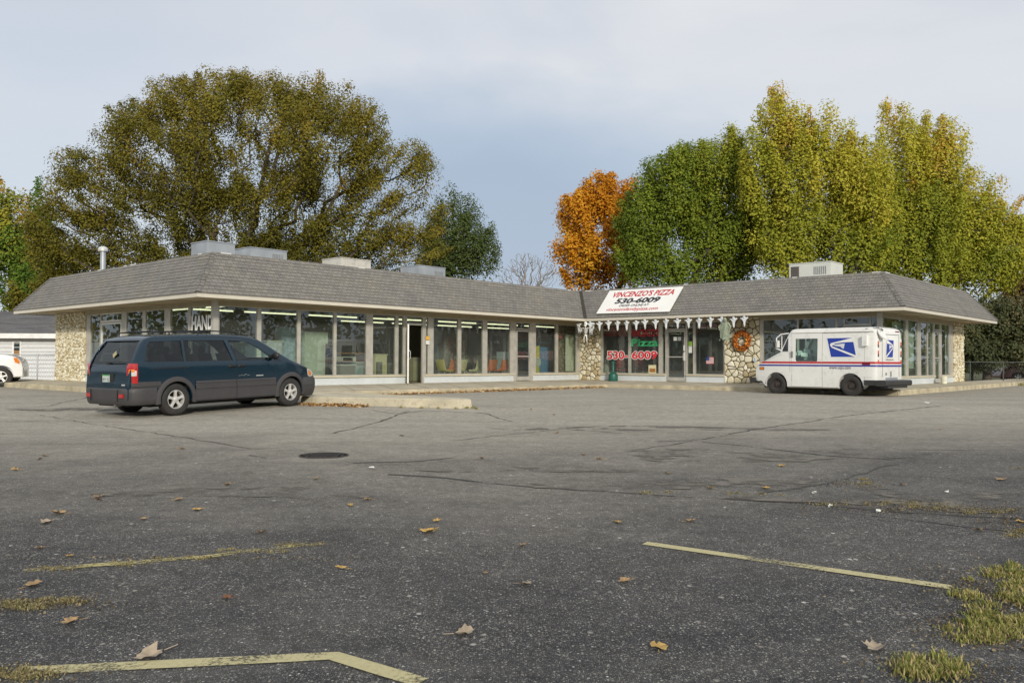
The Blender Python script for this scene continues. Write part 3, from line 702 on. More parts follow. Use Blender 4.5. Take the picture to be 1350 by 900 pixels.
def place_vehicle(P0,P1,x0,x1,sideoff,name,label,cat,zadj=0):
    """P0,P1: world ground xy of the visible wheels at local x0 (rear) and x1 (front), local y=sideoff"""
    h=(P1-P0); h.z=0; h.normalize(); n=Vector((-h.y,h.x,0))
    O=P0-h*x0-n*sideoff
    za=gz(*(P0-n*sideoff).xy); zb=gz(*(P1-n*sideoff).xy); pitch=math.atan2(zb-za,x1-x0)
    O.z=za+(zb-za)*(0-x0)/(x1-x0)+zadj
    q=thing(name,label,cat,O,(0,-pitch,math.atan2(h.y,h.x))); q.rotation_euler=(0,-pitch,math.atan2(h.y,h.x)); return q
def side_px(root,px,py,y):
    """local (x,z) of the photo pixel on the plane local-y = y"""
    Mw=world_of(root); P=Mw@Vector((0,y,0)); n=(Mw.to_3x3()@Vector((0,1,0))); q=Mw.inverted()@onplane(px,py,P,n); return q.x,q.z
# ---------------- minivan
th=R_(34.6); hd=Vector((math.sin(th),math.cos(th),0)); P0=Vector((-.3969*17.95,17.95,0))
van=place_vehicle(P0,P0+hd*3.073,-1.536,1.536,-.78,'minivan','dark teal minivan with grey plastic cladding parked nose to the kerb','minivan')
M_teal=paint('teal_paint',(.002,.018,.034),.16,.35); M_clad=mat('grey_cladding',(.052,.050,.053),.6,0,.08,3,dirt=.25)
M_tint=glass('tinted_glass',(.22,.24,.25),.9); M_clear=glass('car_glass',(.72,.84,.78),1.0)
M_alloy=mat('bright_alloy',(.72,.71,.68),.35,.45,.08,5,dirt=.25)
M_blackp=mat('black_plastic',(.015,.015,.016),.45)
VT=[(-2.545,.62),(-2.52,.80),(-2.50,1.0),(-2.44,1.16),(-2.36,1.32),(-2.26,1.48),(-2.17,1.585),(-2.05,1.645),(-1.85,1.675),(-1.2,1.70),(-.4,1.71),(.2,1.69),(.55,1.65),(.75,1.585),(1.0,1.43),(1.3,1.24),(1.55,1.115),(1.8,1.03),(2.1,.935),(2.32,.84),(2.45,.74),(2.52,.66),(2.55,.60)]
def VW(x,z):
    w=.915
    if z<.75: w-=.02*((.75-z)/.5)
    if z>1.1: w-=.20*((z-1.1)/.58)+.03*max(0,(z-1.5)/.2)
    if x>1.3: w-=.30*((x-1.3)/1.25)**2.6
    if x<-2.0: w-=.13*((-2.0-x)/.55)**2
    return w
sts=[-2.545,-2.535,-2.52,-2.51,-2.50,-2.47,-2.44,-2.40,-2.36,-2.31,-2.26,-2.21,-2.17,-2.1,-2.0,-1.85]+[-1.7+.2*i for i in range(15)]+[1.3,1.4,1.5,1.6,1.7,1.8,1.9,2.0,2.1,2.2,2.3,2.38,2.45,2.5,2.53,2.55]
body=loft_body(sts,lambda x:interp(x,VT),lambda x:.30 if abs(x)<2.3 else .34,VW).build('body',M_teal,van,clean=True)
cav=loft_body([-2.42+.12*i for i in range(11)]+[-1.0,-.5,0,.4,.6,.9,1.1],lambda x:interp(x+.0,VT),lambda x:.5,VW,inset_=.045)
boolean(body,cav)
wv=[]
def vsp(px,py,y=-.86): return side_px(van,px,py,y)
zb0=1.125; zt0=1.555
q_w=[(-2.24,zb0+.01),(-1.36,zb0),(-1.32,zt0+.015),(-2.05,zt0-.01),(-2.13,zt0-.08)]
s_w=[(-1.31,zb0),(-.12,zb0-.005),(-.24,zt0+.02),(-1.27,zt0+.02)]
f_w=[(-.02,zb0-.005),(.98,zb0-.02),(.93,zb0+.07),(.62,zt0-.14),(.40,zt0-.03),(.28,zt0+.005),(-.14,zt0+.02)]
r_w=[(-.74,1.08),(.74,1.08),(.72,1.28),(.62,1.57),(-.62,1.57),(-.72,1.28)]
cut=[([Vector((x,-1.2,z)) for x,z in P],Vector((0,2.4,0))) for P in (q_w,s_w,f_w)]
cut.append(([Vector((-2.7,y,z)) for y,z in r_w],Vector((.9,0,0))))
ws=[(1.02,1.40),(.62,1.585)]
cut.append(([Vector((1.9,-.62,1.17)),Vector((1.9,.62,1.17)),Vector((1.9,.56,1.53)),Vector((1.9,-.56,1.53))],Vector((-1.3,0,0))))
boolean(body,cutter(cut))
AR=.385
boolean(body,cutter([(cyl_poly(x,.335,AR,y0),Vector((0,.42*s,0))) for x in (-1.536,1.536) for y0,s in ((-1.1,1),(1.1,-1))]))
finish(body)
for P in (q_w,s_w,f_w):
    for s in (-1,1):
        mb=MB(); mb.poly([(x,s*(VW(x,z)-.012),z) for x,z in (P if s<0 else P[::-1])]); mb.build('side_window',M_clear if P is f_w else M_tint,van)
def tailx(z): 
    T=sorted((z_,x_) for x_,z_ in VT[:9]); return interp(z,T)
mb=MB(); mb.poly([(tailx(z)+.02,y,z) for y,z in r_w][::-1]); rw=mb.build('rear_window',M_tint,van)
mb=MB(); mb.tube([(tailx(1.12)-.02,.05,1.12),(tailx(1.13)-.03,-.45,1.14)],.009); mb.box(tailx(1.12)-.03,tailx(1.12)+.02,.0,.1,1.08,1.13); mb.build('wiper',M_blackp,rw)
mb=MB(); c=Vector((tailx(1.3)-.004,-.02,1.29)); mb.poly([c+Vector((-.035,.0,-.075)),c+Vector((0,-.075,0)),c+Vector((.035,0,.075)),c+Vector((0,.075,0))][::-1]); mb.build('window_sticker',mat('sticker_buff',(.35,.30,.18),.6),rw)
mb=MB(); mb.poly([(1.34,-.66,1.20),(1.34,.66,1.20),(.78,.57,1.55),(.78,-.57,1.55)]); mb.build('windshield',M_clear,van)
# wheel housings
mb=MB()
for x in (-1.536,1.536):
    for s in (-1,1):
        n=20; v=[];f=[]
        for k in range(n+1):
            t=math.pi*k/n
            for y in (.50,.885): v.append((x+(AR+.004)*math.cos(t),s*y,.335+(AR+.004)*math.sin(t)))
        f=[(2*k,2*k+1,2*k+3,2*k+2) for k in range(n)]; mb.add(v,f)
        mb.add([(x+(AR+.01)*math.cos(math.pi*k/n),s*.50,.335+(AR+.01)*math.sin(math.pi*k/n)) for k in range(n+1)],[tuple(range(n+1))])
mb.box(-2.4,2.35,-.55,.55,.22,.31); mb.box(-1.9,1.9,-.50,.50,.18,.26)
mb.build('underbody',M_black,van)
# cladding with ribs: offset panels between the arches
def cladcols(x0,x1,zlo,zhi,off=.012,n=14,s=-1,rows=None):
    v=[];f=[];rows=rows or [0,.06,.07,.5,.52,.60,.62,.76,.78,.9,.92,1.0]
    prof=[0,.6,1,1,.35,.35,1,1,.35,.35,1,.3]; prof=prof[:len(rows)]
    for i in range(n+1):
        x=x0+(x1-x0)*i/n; zl=zlo(x); zh=zhi(x)
        for k,t in enumerate(rows):
            z=zl+(zh-zl)*t; v.append((x,s*(VW(x,z)+off*prof[k]),z))
    m=len(rows)
    for i in range(n):
        for k in range(m-1):
            q=(i*m+k,(i+1)*m+k,(i+1)*m+k+1,i*m+k+1); f.append(q if s<0 else q[::-1])
    return v,f
def archz(x,xc,r=.47,base=.25):
    d=abs(x-xc); return .335+math.sqrt(r*r-d*d) if d<r else base
ZC=.70
for s in (-1,1):
    for (x0,x1,nm) in ((-1.08,-.035,'sliding_door_cladding'),(-.025,1.075,'front_door_cladding')):
        mb=MB(); mb.add(*cladcols(x0,x1,lambda x:.27,lambda x:ZC,.02,12,s)); mb.build(nm,M_clad,van,smooth=True,angle=25)
    mb=MB(); mb.add(*cladcols(-2.50,-1.9,lambda x:.60,lambda x:ZC+.03,.02,10,s,[0,.3,.33,.62,.66,1.0])); mb.build('quarter_cladding',M_clad,van)
    for xc in (-1.536,1.536):       # flares
        n=26; v=[];f=[]
        for k in range(n+1):
            t=math.pi*(-.06+1.12*k/n); 
            for r_,o_ in ((.378,.0),(.382,.035),(.43,.037),(.475,.018),(.485,-.01)):
                x=xc+r_*math.cos(t); z=.335+r_*math.sin(t); z=max(z,.25); v.append((x,s*(VW(x,z)+o_),z))
        for k in range(n):
            for j in range(4):
                q=(k*5+j,k*5+j+1,(k+1)*5+j+1,(k+1)*5+j); f.append(q if s<0 else q[::-1])
        MB().add(v,f).build('wheel_arch_flare',M_clad,van,smooth=True,angle=40)
# bumpers: plan curve x section
def bumper(plan,sec,name,m,parent):
    v=[];f=[];n=len(plan);ms=len(sec)
    for i,(x,y) in enumerate(plan):
        A=plan[max(0,i-1)];B=plan[min(n-1,i+1)]; d=Vector((B[0]-A[0],B[1]-A[1])).normalized(); nx,ny=d.y,-d.x
        for o_,z in sec: v.append((x+nx*o_,y+ny*o_,z))
    for i in range(n-1):
        for k in range(ms-1): f.append((i*ms+k,(i+1)*ms+k,(i+1)*ms+k+1,i*ms+k+1))
    f.append(tuple(range(ms))); f.append(tuple((n-1)*ms+k for k in range(ms))[::-1])
    return MB().add(v,f).build(name,m,parent,smooth=True,angle=35,clean=True)
rp=[(-2.0,-.90),(-2.2,-.905),(-2.38,-.885),(-2.48,-.83),(-2.54,-.70),(-2.565,-.4),(-2.575,0),(-2.565,.4),(-2.54,.70),(-2.48,.83),(-2.38,.885),(-2.2,.905),(-2.0,.90)]
rb_=bumper(rp[::-1],[(-.08,.27),(-.02,.26),(.01,.30),(.025,.38),(.03,.50),(.03,.575),(.012,.60),(-.08,.605)],'rear_bumper',M_clad,van)
M_red=mat('red_lens',(.42,.012,.012),.2,coat=1); M_amber=mat('amber_lens',(.75,.22,.02),.25,coat=1); M_clr=mat('clear_lens',(.6,.58,.55),.15,coat=1)
for s in (-1,1):
    mb=MB(); mb.box(-2.60,-2.53,s*.60-.07,s*.60+.07,.41,.49); mb.build('reflector',M_red,rb_)
mb=MB(); mb.box(-2.612,-2.60,-.5,-.485,.34,.58); mb.box(-2.612,-2.60,.485,.5,.34,.58); mb.build('bumper_groove',M_blackp,rb_)
fp=[(1.93,-.84),(2.1,-.845),(2.28,-.80),(2.42,-.70),(2.51,-.5),(2.56,-.25),(2.575,0),(2.56,.25),(2.51,.5),(2.42,.70),(2.28,.80),(2.1,.845),(1.93,.84)]
bumper(fp,[(-.10,.22),(-.04,.21),(.0,.27),(.035,.38),(.045,.45),(.035,.46),(.045,.475),(.04,.60),(.01,.665),(-.08,.69)],'front_bumper',M_clad,van)
# tail lamps
for s in (-1,1):
    lp=[(-2.385,.0),(-2.41,0),(-2.45,0),(-2.475,-.02),(-2.50,-.06),(-2.505,-.12)]
    def strip(z0,z1,m,nm,par,off=.014,k0=0,k1=6):
        v=[];f=[];zs=[z0+(z1-z0)*i/6 for i in range(7)]
        for j,z in enumerate(zs):
            bul=math.sin(math.pi*(.08+.84*j/6))*.012
            for x,dy in lp[k0:k1]:
                xx=max(x,tailx(z)-.012-bul) ; v.append((xx-(.01 if x<-2.47 else 0),s*(VW(max(x,tailx(z)+.0),z)+dy+(off+bul if x>-2.5 else 0)),z))
        n=len(lp[k0:k1])
        for j in range(6):
            for i in range(n-1):
                q=(j*n+i,j*n+i+1,(j+1)*n+i+1,(j+1)*n+i); f.append(q if s>0 else q[::-1])
        return MB().add(v,f).build(nm,m,par,smooth=True)
    tl=strip(.70,1.105,M_red,'tail_lamp',van); strip(.84,.97,M_clr,'reversing_lens',tl,.02,1,5); strip(.92,.985,M_amber,'amber_lens',tl,.024,2,5)
    # head lamp corner: visible amber and clear lens
    mb=MB(); pts=[(2.10,.87),(2.13,.885),(2.3,.83),(2.38,.75),(2.36,.69),(2.20,.68),(2.13,.72)]
    mb.poly([(x,s*(VW(x,z)+.012),z) for x,z in (pts if s<0 else pts[::-1])]); hl=mb.build('headlight',M_clr,van)
    pts=[(2.15,.83),(2.26,.81),(2.31,.75),(2.28,.71),(2.17,.72)]
    mb=MB(); mb.poly([(x,s*(VW(x,z)+.016),z) for x,z in (pts if s<0 else pts[::-1])]); mb.build('turn_signal',M_amber,hl)
    # mirror
    mb=MB(); mb.prism([Vector((.93,s*.86,1.16)),Vector((1.02,s*.84,1.13)),Vector((1.02,s*.84,1.22)),Vector((.93,s*.86,1.22))],(0,s*.10,.02)); 
    mb.ball((.99,s*1.02,1.21),.06,.105,.085,14,10); mb.build('wing_mirror',M_blackp,van,smooth=True)
    # handles
    for xh in (-.16,.10):
        mb=MB(); y=s*(VW(xh,1.0)+.018); mb.tube([(xh-.085,y-s*.02,.99),(xh-.06,y+s*.012,1.0),(xh+.06,y+s*.012,1.0),(xh+.085,y-s*.02,.99)],.02,8); mb.ball((xh,s*(VW(xh,1.0)),1.0),.075,.012,.045); mb.build('door_handle',M_blackp,van,smooth=True)
    mb=MB(); mb.obb((-2.06,s*(VW(-2.06,1.0)+.001),.985),(.80,0,0),(0,s*.007,0),(0,0,.022)); mb.build('door_track',M_blackp,van)
# seams
mb=MB()
def seam(pts,w=.009):
    for s in (-1,1):
        for (x0,z0),(x1,z1) in zip(pts,pts[1:]):
            d=Vector((x1-x0,0,z1-z0)).normalized(); q=Vector((-d.z,0,d.x))*w*.5
            A=Vector((x0,s*(VW(x0,z0)+.0015),z0));B=Vector((x1,s*(VW(x1,z1)+.0015),z1)); P=[A-q,B-q,B+q,A+q]; mb.poly(P if s<0 else P[::-1])
seam([(-.07,1.66),(-.055,1.4),(-.03,1.1),(-.03,.9),(-.03,.71)]); seam([(1.075,.71),(1.075,.95),(1.06,1.13),(.98,1.17),(.7,1.42),(.45,1.575),(.2,1.62),(-.1,1.63),(-.5,1.64),(-1.0,1.63),(-1.32,1.60)])
seam([(-1.33,1.60),(-1.355,1.3),(-1.36,1.0),(-1.33,.92),(-1.12,.80),(-1.07,.71)]); seam([(1.12,1.12),(1.6,1.0),(2.0,.88)],.006)
mb.build('panel_gap',M_blackp,van)
mb=MB()
def rib(z): 
    ys=[-.8,-.4,0,.4,.8]
    for y0,y1 in zip(ys,ys[1:]): mb.obb((tailx(z)-.003,y0,z),(0,y1-y0,0),(.012,0,0),(0,0,.008))
rib(.645); mb.build('tailgate_gap',M_blackp,van); mb=MB(); rib(1.045); mb.build('tailgate_gap',M_blackp,van)
# number plate
pl=MB(); pl.box(tailx(.86)-.02,tailx(.86)+.01,-.24,.24,.70,.90); ps=pl.build('plate_recess',M_blackp,van)
pl=MB(); x_=tailx(.86)-.026; pl.box(x_,x_+.006,-.10,.16,.725,.875,mi=0); pl.box(x_-.001,x_,-.10,.16,.845,.875,mi=1)
text_to(pl,'6KN 162',lambda s,t:Vector((x_-.002,.15-.24*s,.74+.085*t)),.01,mi=2)
o=pl.build('number_plate',[mat('plate_white',(.62,.66,.66),.5),mat('plate_green',(.08,.35,.12),.5),mat('plate_ink',(.03,.10,.06),.5)],ps)
# roof rack, badges
mb=MB()
for s in (-1,1):
    mb.tube([(-1.95,s*.60,1.69),(-1.9,s*.60,1.745),(-1.2,s*.605,1.775),(-.4,s*.605,1.78),(.15,s*.60,1.755),(.25,s*.60,1.70)],.016,6)
    for x in (-1.5,-.8): mb.tube([(x,s*.605,1.70),(x,s*.605,1.77)],.018,6)
for x in (-1.75,-.55): mb.tube([(x,-.6,1.765),(x,.6,1.765)],.014,6)
mb.build('roof_rack',M_blackp,van)
mb=MB(); 
for x0,z,w_ in ((.50,.755,.20),): mb.obb((x0,-(VW(x0,z)+.012),z),(w_,0,0),(0,.008,0),(0,0,.02))
mb.obb((tailx(.72)-.01,-.66,.655),(0,.12,0),(.01,0,0),(0,0,.03)); mb.build('badge',mat('badge_chrome',(.7,.7,.68),.3,.6),van)
mb=MB(); pts=[(.02,.775),(.12,.79),(.17,.775),(.22,.815),(.26,.78),(.32,.785)]
for (x0,z0),(x1,z1) in zip(pts,pts[1:]): mb.tube([(x0,-(VW(x0,z0)+.006),z0),(x1,-(VW(x1,z1)+.006),z1)],.004,4)
mb.build('mountain_emblem',mat('badge_chrome'and'emblem_grey',(.35,.37,.38),.4,.4),van)
# seats and wheel inside
mb=MB()
for x in (.35,-.55,-1.35):
    for y in (-.38,.38):
        mb.obb((x-.22,y-.22,.72),(.45,0,0),(0,.44,0),(0,0,.16)); mb.obb((x-.25,y-.22,.86),(.12,0,0),(0,.44,0),(-.14,0,.42)); mb.ball((x-.37,y,1.36),.05,.12,.09)
mb.build('seat',mat('beige_seat',(.13,.12,.10),.85),van,smooth=True)
mb=MB(); mb.lathe((0,0,0),[(.18,-.012),(.195,0),(.18,.012),(.165,0),(.18,-.012)],20,'x'); o=mb.build('steering_wheel',M_blackp,van); o.location=(.80,.38,1.12); o.rotation_euler=(0,R_(-25),0)
mb=MB(); mb.tube([(-2.35,-.3,.26),(-2.56,-.32,.245)],.03,8); mb.build('exhaust_pipe',mat('dull_steel',(.3,.29,.27),.4,.8),van)
for x in (-1.536,1.536):
    for s in (-1,1): wheel(van,x,s*.79,.335,.215,s,.205,5,False,M_alloy)
# ---------------- mail truck
th=R_(43); hd=Vector((-math.sin(th),math.cos(th),0)); P0=Vector((.3995*26.7,26.7,0))
trk=place_vehicle(P0,P0+hd*2.553,-1.2765,1.2765,.80,'mail_truck','boxy white mail delivery truck with blue eagle emblem at the kerb','mail truck',-.015)
M_tw=paint('truck_white',(.77,.77,.74),.38,.35,dirt=.28,var=.06); M_navy=mat('emblem_blue',(.015,.045,.33),.4,var=.03); M_strr=mat('stripe_red',(.50,.015,.03),.4,var=.03); M_strb=mat('stripe_blue',(.03,.03,.30),.4,var=.03)
LT=[(-2.10,2.02),(-2.06,2.10),(-1.95,2.155),(.60,2.155),(.72,2.13),(.80,2.05),(.86,1.95),(1.14,1.395),(1.4,1.27),(1.7,1.13),(1.95,1.01),(2.04,.95),(2.09,.86)]
def LW(x,z):
    w=.93
    if z>1.12: w-=.045*((z-1.12)/1.0)
    if z<.5: w-=.02*(.5-z)/.3
    if x>1.0: w-=.10*((x-1.0)/1.1)**2
    if x<-1.95: w-=.05*((-1.95-x)/.15)**2
    return w
def lzb(x): return .24 if x>-1.9 else .44
sts=[-2.10,-2.085,-2.06,-2.02,-1.95,-1.8]+[-1.6+.2*i for i in range(11)]+[.6,.66,.72,.76,.80,.86,.95,1.05,1.14,1.25,1.4,1.55,1.7,1.85,1.95,2.0,2.04,2.07,2.09]
def lbot(x):
    return .42 if x<-1.72 else (.40 if x>1.7 else .23)
tb=loft_body(sts,lambda x:interp(x,LT),lbot,LW,rc=.05,crown=.015).build('body',M_tw,trk,clean=True)
boolean(tb,loft_body([-.45,-.2,.1,.4,.6,.72,.80,.86,1.0,1.1],lambda x:interp(x,LT),lambda x:.6,LW,inset_=.04))
def tsp(px,py): return side_px(trk,px,py,.92)
wz0=tsp(1048.4,476.2); wz1=tsp(1077.8,446)
wn=[(wz0[0],wz0[1]),(wz1[0],wz0[1]),(wz1[0],wz1[1]),(wz0[0],wz1[1])]
def rounded(P,r=.05,n=4):
    xs=[p[0] for p in P]; zs=[p[1] for p in P]; x0,x1,z0,z1=min(xs),max(xs),min(zs),max(zs); out=[]
    for cx,cz,t0 in ((x1-r,z1-r,0),(x0+r,z1-r,90),(x0+r,z0+r,180),(x1-r,z0+r,270)):
        for k in range(n+1): t=R_(t0+90*k/n); out.append((cx+r*math.cos(t),cz+r*math.sin(t)))
    return out
wn=rounded(wn)
vent=[(.90,1.42),(1.08,1.42),(1.05,1.50),(.86,1.90),(.80,1.90),(.80,1.5)]
cut=[([Vector((x,-1.2,z)) for x,z in P],Vector((0,2.4,0))) for P in (wn,)]
cut.append(([Vector((1.9,-.78,1.44)),Vector((1.9,.78,1.44)),Vector((1.9,.76,1.93)),Vector((1.9,-.76,1.93))],Vector((-1.2,0,0))))
boolean(tb,cutter(cut))
AR2=.40
boolean(tb,cutter([(cyl_poly(x,.33,AR2,y0),Vector((0,.45*s,0))) for x in (-1.2765,1.2765) for y0,s in ((-1.1,1),(1.1,-1))]))
finish(tb)
for s in (-1,1):
    mb=MB(); mb.poly([(x,s*(LW(x,z)-.02),z) for x,z in (wn if s<0 else wn[::-1])]); mb.build('side_window',M_clear,trk)
    mb=MB(); P=[(.84,1.42),(1.07,1.42),(.87,1.84),(.84,1.86)]; mb.poly([(x,s*(LW(x,z)+.003),z) for x,z in (P if s<0 else P[::-1])]); mb.build('quarter_window',MATS['tinted_glass_dark'] if 'tinted_glass_dark' in MATS else mat('dark_window',(.02,.025,.03),.08,coat=1),trk)
mb=MB(); mb.poly([(1.09,-.79,1.43),(1.09,.79,1.43),(.85,.77,1.95),(.85,-.77,1.95)]); mb.build('windshield',M_clear,trk)
mb=MB(); mb.box(-1.95,1.9,-.6,.6,.20,.36); mb.box(-.9,.7,-.75,.75,.2,.26)
for x in (-1.2765,1.2765):
    for s in (-1,1):
        n=20; v=[];f=[]
        for k in range(n+1):
            t=math.pi*k/n
            for y in (.50,.90): v.append((x+(AR2+.004)*math.cos(t),s*y,.33+(AR2+.004)*math.sin(t)))
        f=[(2*k,2*k+1,2*k+3,2*k+2) for k in range(n)]; mb.add(v,f); mb.add([(x+(AR2+.01)*math.cos(math.pi*k/n),s*.50,.33+(AR2+.01)*math.sin(math.pi*k/n)) for k in range(n+1)],[tuple(range(n+1))])
mb.build('underbody',M_black,trk)
mb=MB(); mb.tube([(-.35,.5,.25),(-.3,.68,.12),(-.2,.7,.12)],.03); mb.build('exhaust_bracket',M_black,trk); mb=MB(); mb.tube([(-.95,.3,.25),(-.75,.3,.13),(-.55,.3,.25)],.05); mb.build('axle_hanger',M_black,trk)
def lpt(x,z,o=.004): return Vector((x,LW(x,z)+o,z))
# sliding door panel
dx0=tsp(1084,500)[0]; dx1=tsp(1044,500)[0]; mb=MB()
def lseam(mb,pts,w=.010,o=.002):
    for (x0,z0),(x1,z1) in zip(pts,pts[1:]):
        d=Vector((x1-x0,0,z1-z0)).normalized(); q=Vector((-d.z,0,d.x))*w*.5; n=max(1,int(abs(x1-x0)/.2)+int(abs(z1-z0)/.2))
        for k in range(n):
            xa,za=x0+(x1-x0)*k/n,z0+(z1-z0)*k/n; xb,zb=x0+(x1-x0)*(k+1)/n,z0+(z1-z0)*(k+1)/n
            mb.poly([lpt(xb,zb,o)-q,lpt(xa,za,o)-q,lpt(xa,za,o)+q,lpt(xb,zb,o)+q][::-1])
mb.add([],[])
v=[];f=[]
# door frame: raised rim around window (four bars)
x0w,x1w,z0w,z1w=min(p[0] for p in wn),max(p[0] for p in wn),min(p[1] for p in wn),max(p[1] for p in wn)
def raised(x0,x1,z0,z1,o=.014): mb.obb(lpt(x0,z0,-.01),lpt(x1,z0,-.01)-lpt(x0,z0,-.01),Vector((0,o+.01,0)),lpt(x0,z1,-.01)-lpt(x0,z0,-.01))
raised(dx0,dx1,.27,z0w); raised(dx0,x0w,z0w,z1w); raised(x1w,dx1,z0w,z1w); raised(dx0,dx1,z1w,2.0)
dr=mb.build('sliding_door',M_tw,trk)
mb=MB(); 
for x in (dx0,dx1): lseam(mb,[(x-.004,.27),(x-.004,2.0)],.010,.006)
mb.obb(lpt(dx0+.01,.255,.0),Vector((dx1-dx0-.02,0,0)),Vector((0,.02,0)),Vector((0,0,.022)))
lseam(mb,[(-2.0,1.99),(dx0,1.995)],.012)
lseam(mb,[(.78,.75),(.80,1.40),(1.06,1.40)],.006); lseam(mb,[(-1.72,.46),(-1.74,1.98)],.006); lseam(mb,[(-1.95,.60),(-1.70,.60)],.006); lseam(mb,[(1.1,1.33),(1.95,.985)],.008)
mb.build('panel_gap',mat('gap_grey',(.22,.22,.20),.7),trk)
mb=MB(); mb.obb(lpt(dx1-.045,1.22,.012),(.05,0,0),(0,.03,0),(0,0,.20)); mb.build('door_handle',mat('handle_grey',(.22,.21,.20),.4,.3),dr)
# roof gutter and stripes
mb=MB(); mb.tube([(-2.0,.905,2.03),(.72,.905,2.03)],.016,6); mb.build('roof_gutter',M_tw,trk)
def stripe(z0,z1,xe0,xe1,m,nm):
    mb=MB(); n=20
    xs=[-2.05+(xe0+2.05)*i/n for i in range(n)]
    prev=None
    xs=[-2.05+(min(xe0,xe1)+2.05)*i/n for i in range(n+1)]+[-2.08,-2.03,-2.01,-1.99,-1.97]; 
    off=lambda x:.0175 if dx0<x<dx1 else .004
    pts=sorted(xs+[dx0-.001,dx0+.001,dx1-.001,dx1+.001])
    v=[];f=[]
    for x in pts:
        if x1w>x>x0w and z1>z0w: pass
        v+= [lpt(x,z0,off(x)),lpt(x,z1,off(x))]
    v+=[lpt(xe0,z0),lpt(xe1,z1)]
    for k in range(len(v)//2-1): f.append((2*k,2*k+1,2*k+3,2*k+2))
    mb.add(v,f)
    # around the back
    mb.poly([(-2.112,.87,z0),(-2.112,-.87,z0),(-2.112,-.87,z1),(-2.112,.87,z1)][::-1]); mb.poly([(-2.05,.932,z0),(-2.112,.87,z0),(-2.112,.87,z1),(-2.05,.930,z1)][::-1])
    mb.build(nm,m,trk)
stripe(1.025,1.085,1.86,1.80,M_strr,'red_stripe'); stripe(.935,.985,1.98,1.92,M_strb,'blue_stripe')
# eagle emblem on the side: polygons in the pixels of an enlarged photo crop
def emblem(fn,name):
    mb=MB()
    def pg(P,mi,o):
        v=[fn(x,y,o) for x,y in P]; mb.poly(v,mi=mi)
    pg([(612,306),(818,303),(846,458),(644,459)],0,0)
    pg([(620,314),(808,310),(838,452),(651,452)],1,.002)
    pg([(808,310),(648,350),(641,366),(655,372),(680,352),(740,344),(815,340)],0,.004)
    pg([(812,309),(838,452),(818,340)],1,.0025)
    pg([(678,352),(760,346),(756,352),(690,359)],1,.005)
    pg([(655,362),(752,352),(744,392),(735,390),(720,376),(690,372)],2,.0055)
    pg([(641,364),(655,372),(836,440),(838,454),(806,444),(656,384)],0,.006)
    pg([(668,371),(700,374),(722,388),(690,380)],1,.007)
    return mb.build(name,[M_white,M_navy,mat('emblem_grey2',(.62,.64,.66),.5)],trk)
def side_fn(x,y,o):
    q=tsp(980+x/5.625,390+y/5.625); return lpt(q[0],q[1],.004+o)
emblem(side_fn,'eagle_emblem')
def rear_fn(x,y,o):   # mirrored small one on the rear door
    s=(x-612)/(846-612); t=(459-y)/(459-303); return Vector((-2.106-o,-.38+.64*(s)*-1+.64,1.20+.60*t))
def rear_fn(x,y,o):
    s=(x-612)/(846-612); t=(459-y)/(459-303); X=tz=None
    z=1.20+.60*t; return Vector((-2.108-o,.0-.32+.60*s+.0,z))
def xr(z): return interp(z,[(0,-2.10),(2.02,-2.10),(2.1,-2.06)])
emblem(rear_fn,'rear_eagle_emblem')
# lettering
M_ink=mat('ink_grey',(.08,.08,.11),.6); M_ink2=mat('ink_black',(.02,.02,.02),.6)
tx0,tz0=tsp(1093.4,489); tx1,_=tsp(1121.9,489)
mb=MB(); text_to(mb,'www.usps.com',lambda s,t:lpt(tx0+(tx1-tx0)*s,.82+.10*t,.004),.012); mb.build('web_lettering',M_ink,trk)
mb=MB(); text_to(mb,'www.usps.com',lambda s,t:Vector((-2.107,.28-.56*s,1.12+.05*t)),.004)
text_to(mb,'1',lambda s,t:Vector((-2.107,-.06-.06*s,.62+.17*t)),.02); text_to(mb,'81',lambda s,t:Vector((-2.107,.30-.10*s,.66+.09*t)),.01); mb.build('rear_lettering',M_ink2,trk)
mb=MB(); xa,za=tsp(1103.5+35,489+9); mb.box(xa-.17,xa+.17,LW(xa,.7)+.001,LW(xa,.7)+.004,.62,.86); mb.tube([(xa-.1,LW(xa,.7)+.01,.72),(xa-.1,LW(xa,.7)+.01,.79)],.008); mb.build('fuel_flap',M_tw,trk)
mb=MB(); xa,za=tsp(980+905/5.625,390+330/5.625); mb.box(xa-.075,xa+.075,LW(xa,za)-.01,LW(xa,za)+.10,za-.17,za+.15); mb.build('side_box',M_tw,trk)
mb=MB(); xa,za=tsp(980+912/5.625,390+500/5.625); mb.box(xa-.12,xa+.12,LW(xa,za),LW(xa,za)+.015,za-.045,za+.035); mb.build('side_marker',mat('dark_red_lens',(.18,.01,.02),.3),trk)
mb=MB(); mb.poly([lpt(1.74,.80),lpt(1.93,.80),lpt(1.93,.90),lpt(1.74,.90)][::-1]); fm=mb.build('front_marker',mat('marker_brown',(.12,.05,.02),.3),trk)
mb=MB(); mb.poly([lpt(1.76,.82,.008),lpt(1.91,.82,.008),lpt(1.91,.88,.008),lpt(1.76,.88,.008)][::-1]); mb.build('amber_lens',M_amber,fm)
for s in (-1,1):
    mb=MB(); mb.lathe((2.075,s*.62,.72),[(.0,.03),(.085,.025),(.095,.0)],18,'x'); mb.build('headlight',M_clr,trk)
mb=MB(); mb.box(2.06,2.10,-.45,.45,.60,.84); mb.build('grille',M_blackp,trk)
